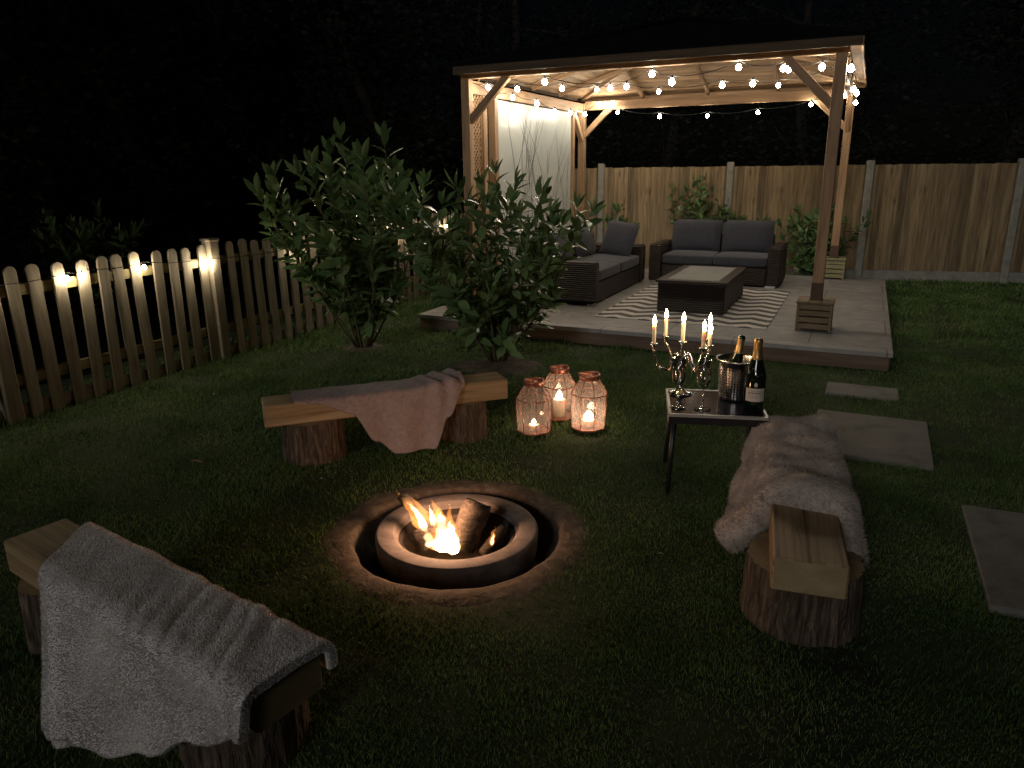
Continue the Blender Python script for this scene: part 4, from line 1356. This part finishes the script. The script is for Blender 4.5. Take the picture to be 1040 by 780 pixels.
# dark woodland beyond both fences
def tree_mesh(seed, H, R0, nl, low):
    R = random.Random(seed); tr, cr = MB(), MB()
    pts = [Vector((0, 0, -.1))]; d = Vector((R.gauss(0, .06), R.gauss(0, .06), 1))
    for k in range(9):
        d = (d + Vector((R.gauss(0, .07), R.gauss(0, .07), .12))).normalized(); pts.append(pts[-1] + d * H / 9)
    tr.tube(pts, [.13 * (1 - .85 * k / 9) + .012 for k in range(10)], 10)
    tips = []
    for b in range(20):
        j = R.randint(1, 8); a = R.uniform(0, 6.28); q = pts[j].copy()
        dd = Vector((math.cos(a), math.sin(a), R.uniform(-.1, .8))); L = R0 * R.uniform(.5, 1.1); bp = [q.copy()]
        for k in range(6):
            dd = (dd + Vector((R.gauss(0, .18), R.gauss(0, .18), R.gauss(.02, .12)))).normalized(); q = q + dd * L / 6; bp.append(q.copy())
            if k > 0: tips.append(q.copy())
        tr.tube(bp, [.032 * (1 - .85 * k / 6) + .004 for k in range(7)], 6)
    for k in range(40):
        tips.append(Vector((R.gauss(0, R0 * .5), R.gauss(0, R0 * .5), low + R.random() * (H - low))))
    for k in range(nl):
        c = R.choice(tips); p = c + Vector((R.gauss(0, .3), R.gauss(0, .3), R.gauss(0, .26)))
        if p.z < .05: continue
        leaf = R.uniform(.07, .14)
        a = R.uniform(0, 6.28); dv = Vector((math.cos(a), math.sin(a), R.uniform(-.7, .5))).normalized(); sd = dv.cross(Vector((R.gauss(0, 1), R.gauss(0, 1), 1))).normalized()
        cr.add([p, p + dv * leaf * .5 + sd * leaf * .28, p + dv * leaf, p + dv * leaf * .5 - sd * leaf * .28], [(0, 1, 2, 3)])
    return tr, cr


variants = []
for i, (sd, H, R0, nl, low) in enumerate(((31, 6.2, 1.8, 9000, .4), (32, 7.5, 2.0, 9000, .5), (33, 4.6, 1.6, 9000, .15))):
    variants.append((sd, H, R0, nl, low))
spots = [(-6.3, 5.2, 2, 'low leafy tree just over the near end of the picket fence'), (-6.2, 8.8, 0, 'dark tree behind the young laurel over the picket fence'), (-4.6, 10.2, 2, 'low dark tree over the middle of the picket fence'),
         (-7.6, 7.0, 1, 'tall tree deep in the dark at the far left'), (-6.6, 11.6, 1, 'tall tree with curved branches in the dark left wood'), (-3.2, 13.0, 0, 'dark tree over the far end of the picket fence'),
         (-1.6, 11.9, 2, 'low tree filling the dark gap left of the gazebo'), (.6, 14.6, 1, 'tall tree behind the left corner of the gazebo roof'), (3.0, 15.2, 0, 'dark tree behind the middle of the board fence'),
         (5.8, 14.4, 1, 'tall tree behind the rear gazebo post'), (8.4, 13.2, 0, 'dark tree behind the right part of the board fence'), (11.2, 12.4, 2, 'low tree beyond the right edge of the board fence'),
         (-5.9, 7.0, 2, 'bushy low tree just beyond the picket fence post'), (-7.6, 9.4, 2, 'low tree in the dark behind the young laurel'), (-7.0, 14.2, 2, 'low tree far back in the wood left of the laurels'), (-9.2, 12.6, 2, 'low tree far back at the left of the wood'), (-5.0, 15.6, 2, 'low tree far behind the end of the picket fence'), (-5.4, 12.4, 2, 'bushy low tree deep behind the tall laurel bush'), (-9.0, 8.0, 2, 'low tree at the far left behind the nearest pickets'), (-9.8, 10.4, 0, 'dark tree furthest left in the wood'), (-.6, 17.5, 1, 'tall tree furthest behind the gazebo')]
protos = {}
for i, (x, y, v, lab) in enumerate(spots):
    rz = rnd(0, 6.28)
    if v not in protos:
        t = thing('woodland_tree', lab, 'tree', (x, y, 0), rz, 'trees of the dark wood')
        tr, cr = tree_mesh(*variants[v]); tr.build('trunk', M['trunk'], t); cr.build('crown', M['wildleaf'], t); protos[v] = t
    else:
        dup(protos[v], (x, y, 0), rz, lab)

# fallen leaves and petals on the lawn
def fallen(name, label, cat, x, y, L, mat, group=None):
    m = MB(); leaf_into(m, Vector((-L / 2, 0, 0)), Vector((1, 0, .1)), Vector((0, .2, 1)), L, L * .55, .25)
    tag(m.build(name, mat, None, (x, y, lawn_z(x, y) + .036), rnd(0, 6)), label, cat, group)


fallen('fallen_leaf', 'curled brown fallen leaf on the grass left of the mauve throw', 'leaf', -1.78, 3.86, .075, M['deadleaf'])
for x, y in ((-1.02, 3.62), (-.86, 3.64), (1.02, 3.05), (.62, 2.78), (-2.2, 5.2), (.9, 5.3), (-.55, 5.1), (1.75, 2.05), (1.9, 2.75), (-.2, 5.2), (-1.1, 5.6), (-.75, 5.75)):
    fallen('petal', 'tiny pale petal fallen on the grass', 'petal', x, y, rnd(.014, .024), M['petal'], 'pale petals scattered on the lawn')

build_grass()

# ------------------------------------------------------------------ night sky, faint fill, camera
SUN_AZ, SUN_EL = math.radians(208), math.radians(18)      # low, soft light from behind the camera's left shoulder
w = bpy.data.worlds.new('World'); scene.world = w; w.use_nodes = True
nt = w.node_tree; nt.nodes.clear()
sky = nt.nodes.new('ShaderNodeTexSky'); sky.sky_type = 'NISHITA'; sky.sun_disc = False
sky.sun_elevation = SUN_EL; sky.sun_rotation = SUN_AZ
bg = nt.nodes.new('ShaderNodeBackground'); bg.inputs[1].default_value = .00022
ow = nt.nodes.new('ShaderNodeOutputWorld'); nt.links.new(sky.outputs[0], bg.inputs[0]); nt.links.new(bg.outputs[0], ow.inputs[0])
sl_ = bpy.data.lights.new('fill_sun', 'SUN'); sl_.energy = .46; sl_.angle = math.radians(14); sl_.color = (1, .97, .93)  # soft fill added in place of house light behind the camera
so = bpy.data.objects.new('fill_sun', sl_); COL.objects.link(so)
dirv = Vector((math.sin(SUN_AZ) * math.cos(SUN_EL), math.cos(SUN_AZ) * math.cos(SUN_EL), math.sin(SUN_EL)))
so.rotation_euler = dirv.to_track_quat('Z', 'Y').to_euler(); so.location = (0, -5, 6)

p, r = .2841, .0119
right = Vector((1, 0, 0)); fwd = Vector((0, math.cos(p), -math.sin(p))); upv = Vector((0, math.sin(p), math.cos(p)))
r2 = right * math.cos(r) - upv * math.sin(r); u2 = right * math.sin(r) + upv * math.cos(r)
cam = bpy.data.cameras.new('camera'); co = bpy.data.objects.new('camera', cam); COL.objects.link(co)
Mx = Matrix((r2, u2, -fwd)).transposed().to_4x4(); Mx.translation = (0, 0, 1.6); co.matrix_world = Mx
cam.sensor_width = 36; cam.lens = 36 * 748.2 / 1040; cam.clip_start = .05; cam.clip_end = 400
scene.camera = co

vs_ = scene.view_settings
vs_.view_transform = 'Standard'; vs_.look = 'None'; vs_.exposure = 0; vs_.gamma = 1
cy_ = scene.cycles
cy_.use_denoising = True; cy_.max_bounces = 8; cy_.diffuse_bounces = 3; cy_.glossy_bounces = 4; cy_.transmission_bounces = 8
cy_.transparent_max_bounces = 16; cy_.sample_clamp_indirect = 4; cy_.caustics_reflective = False; cy_.caustics_refractive = False
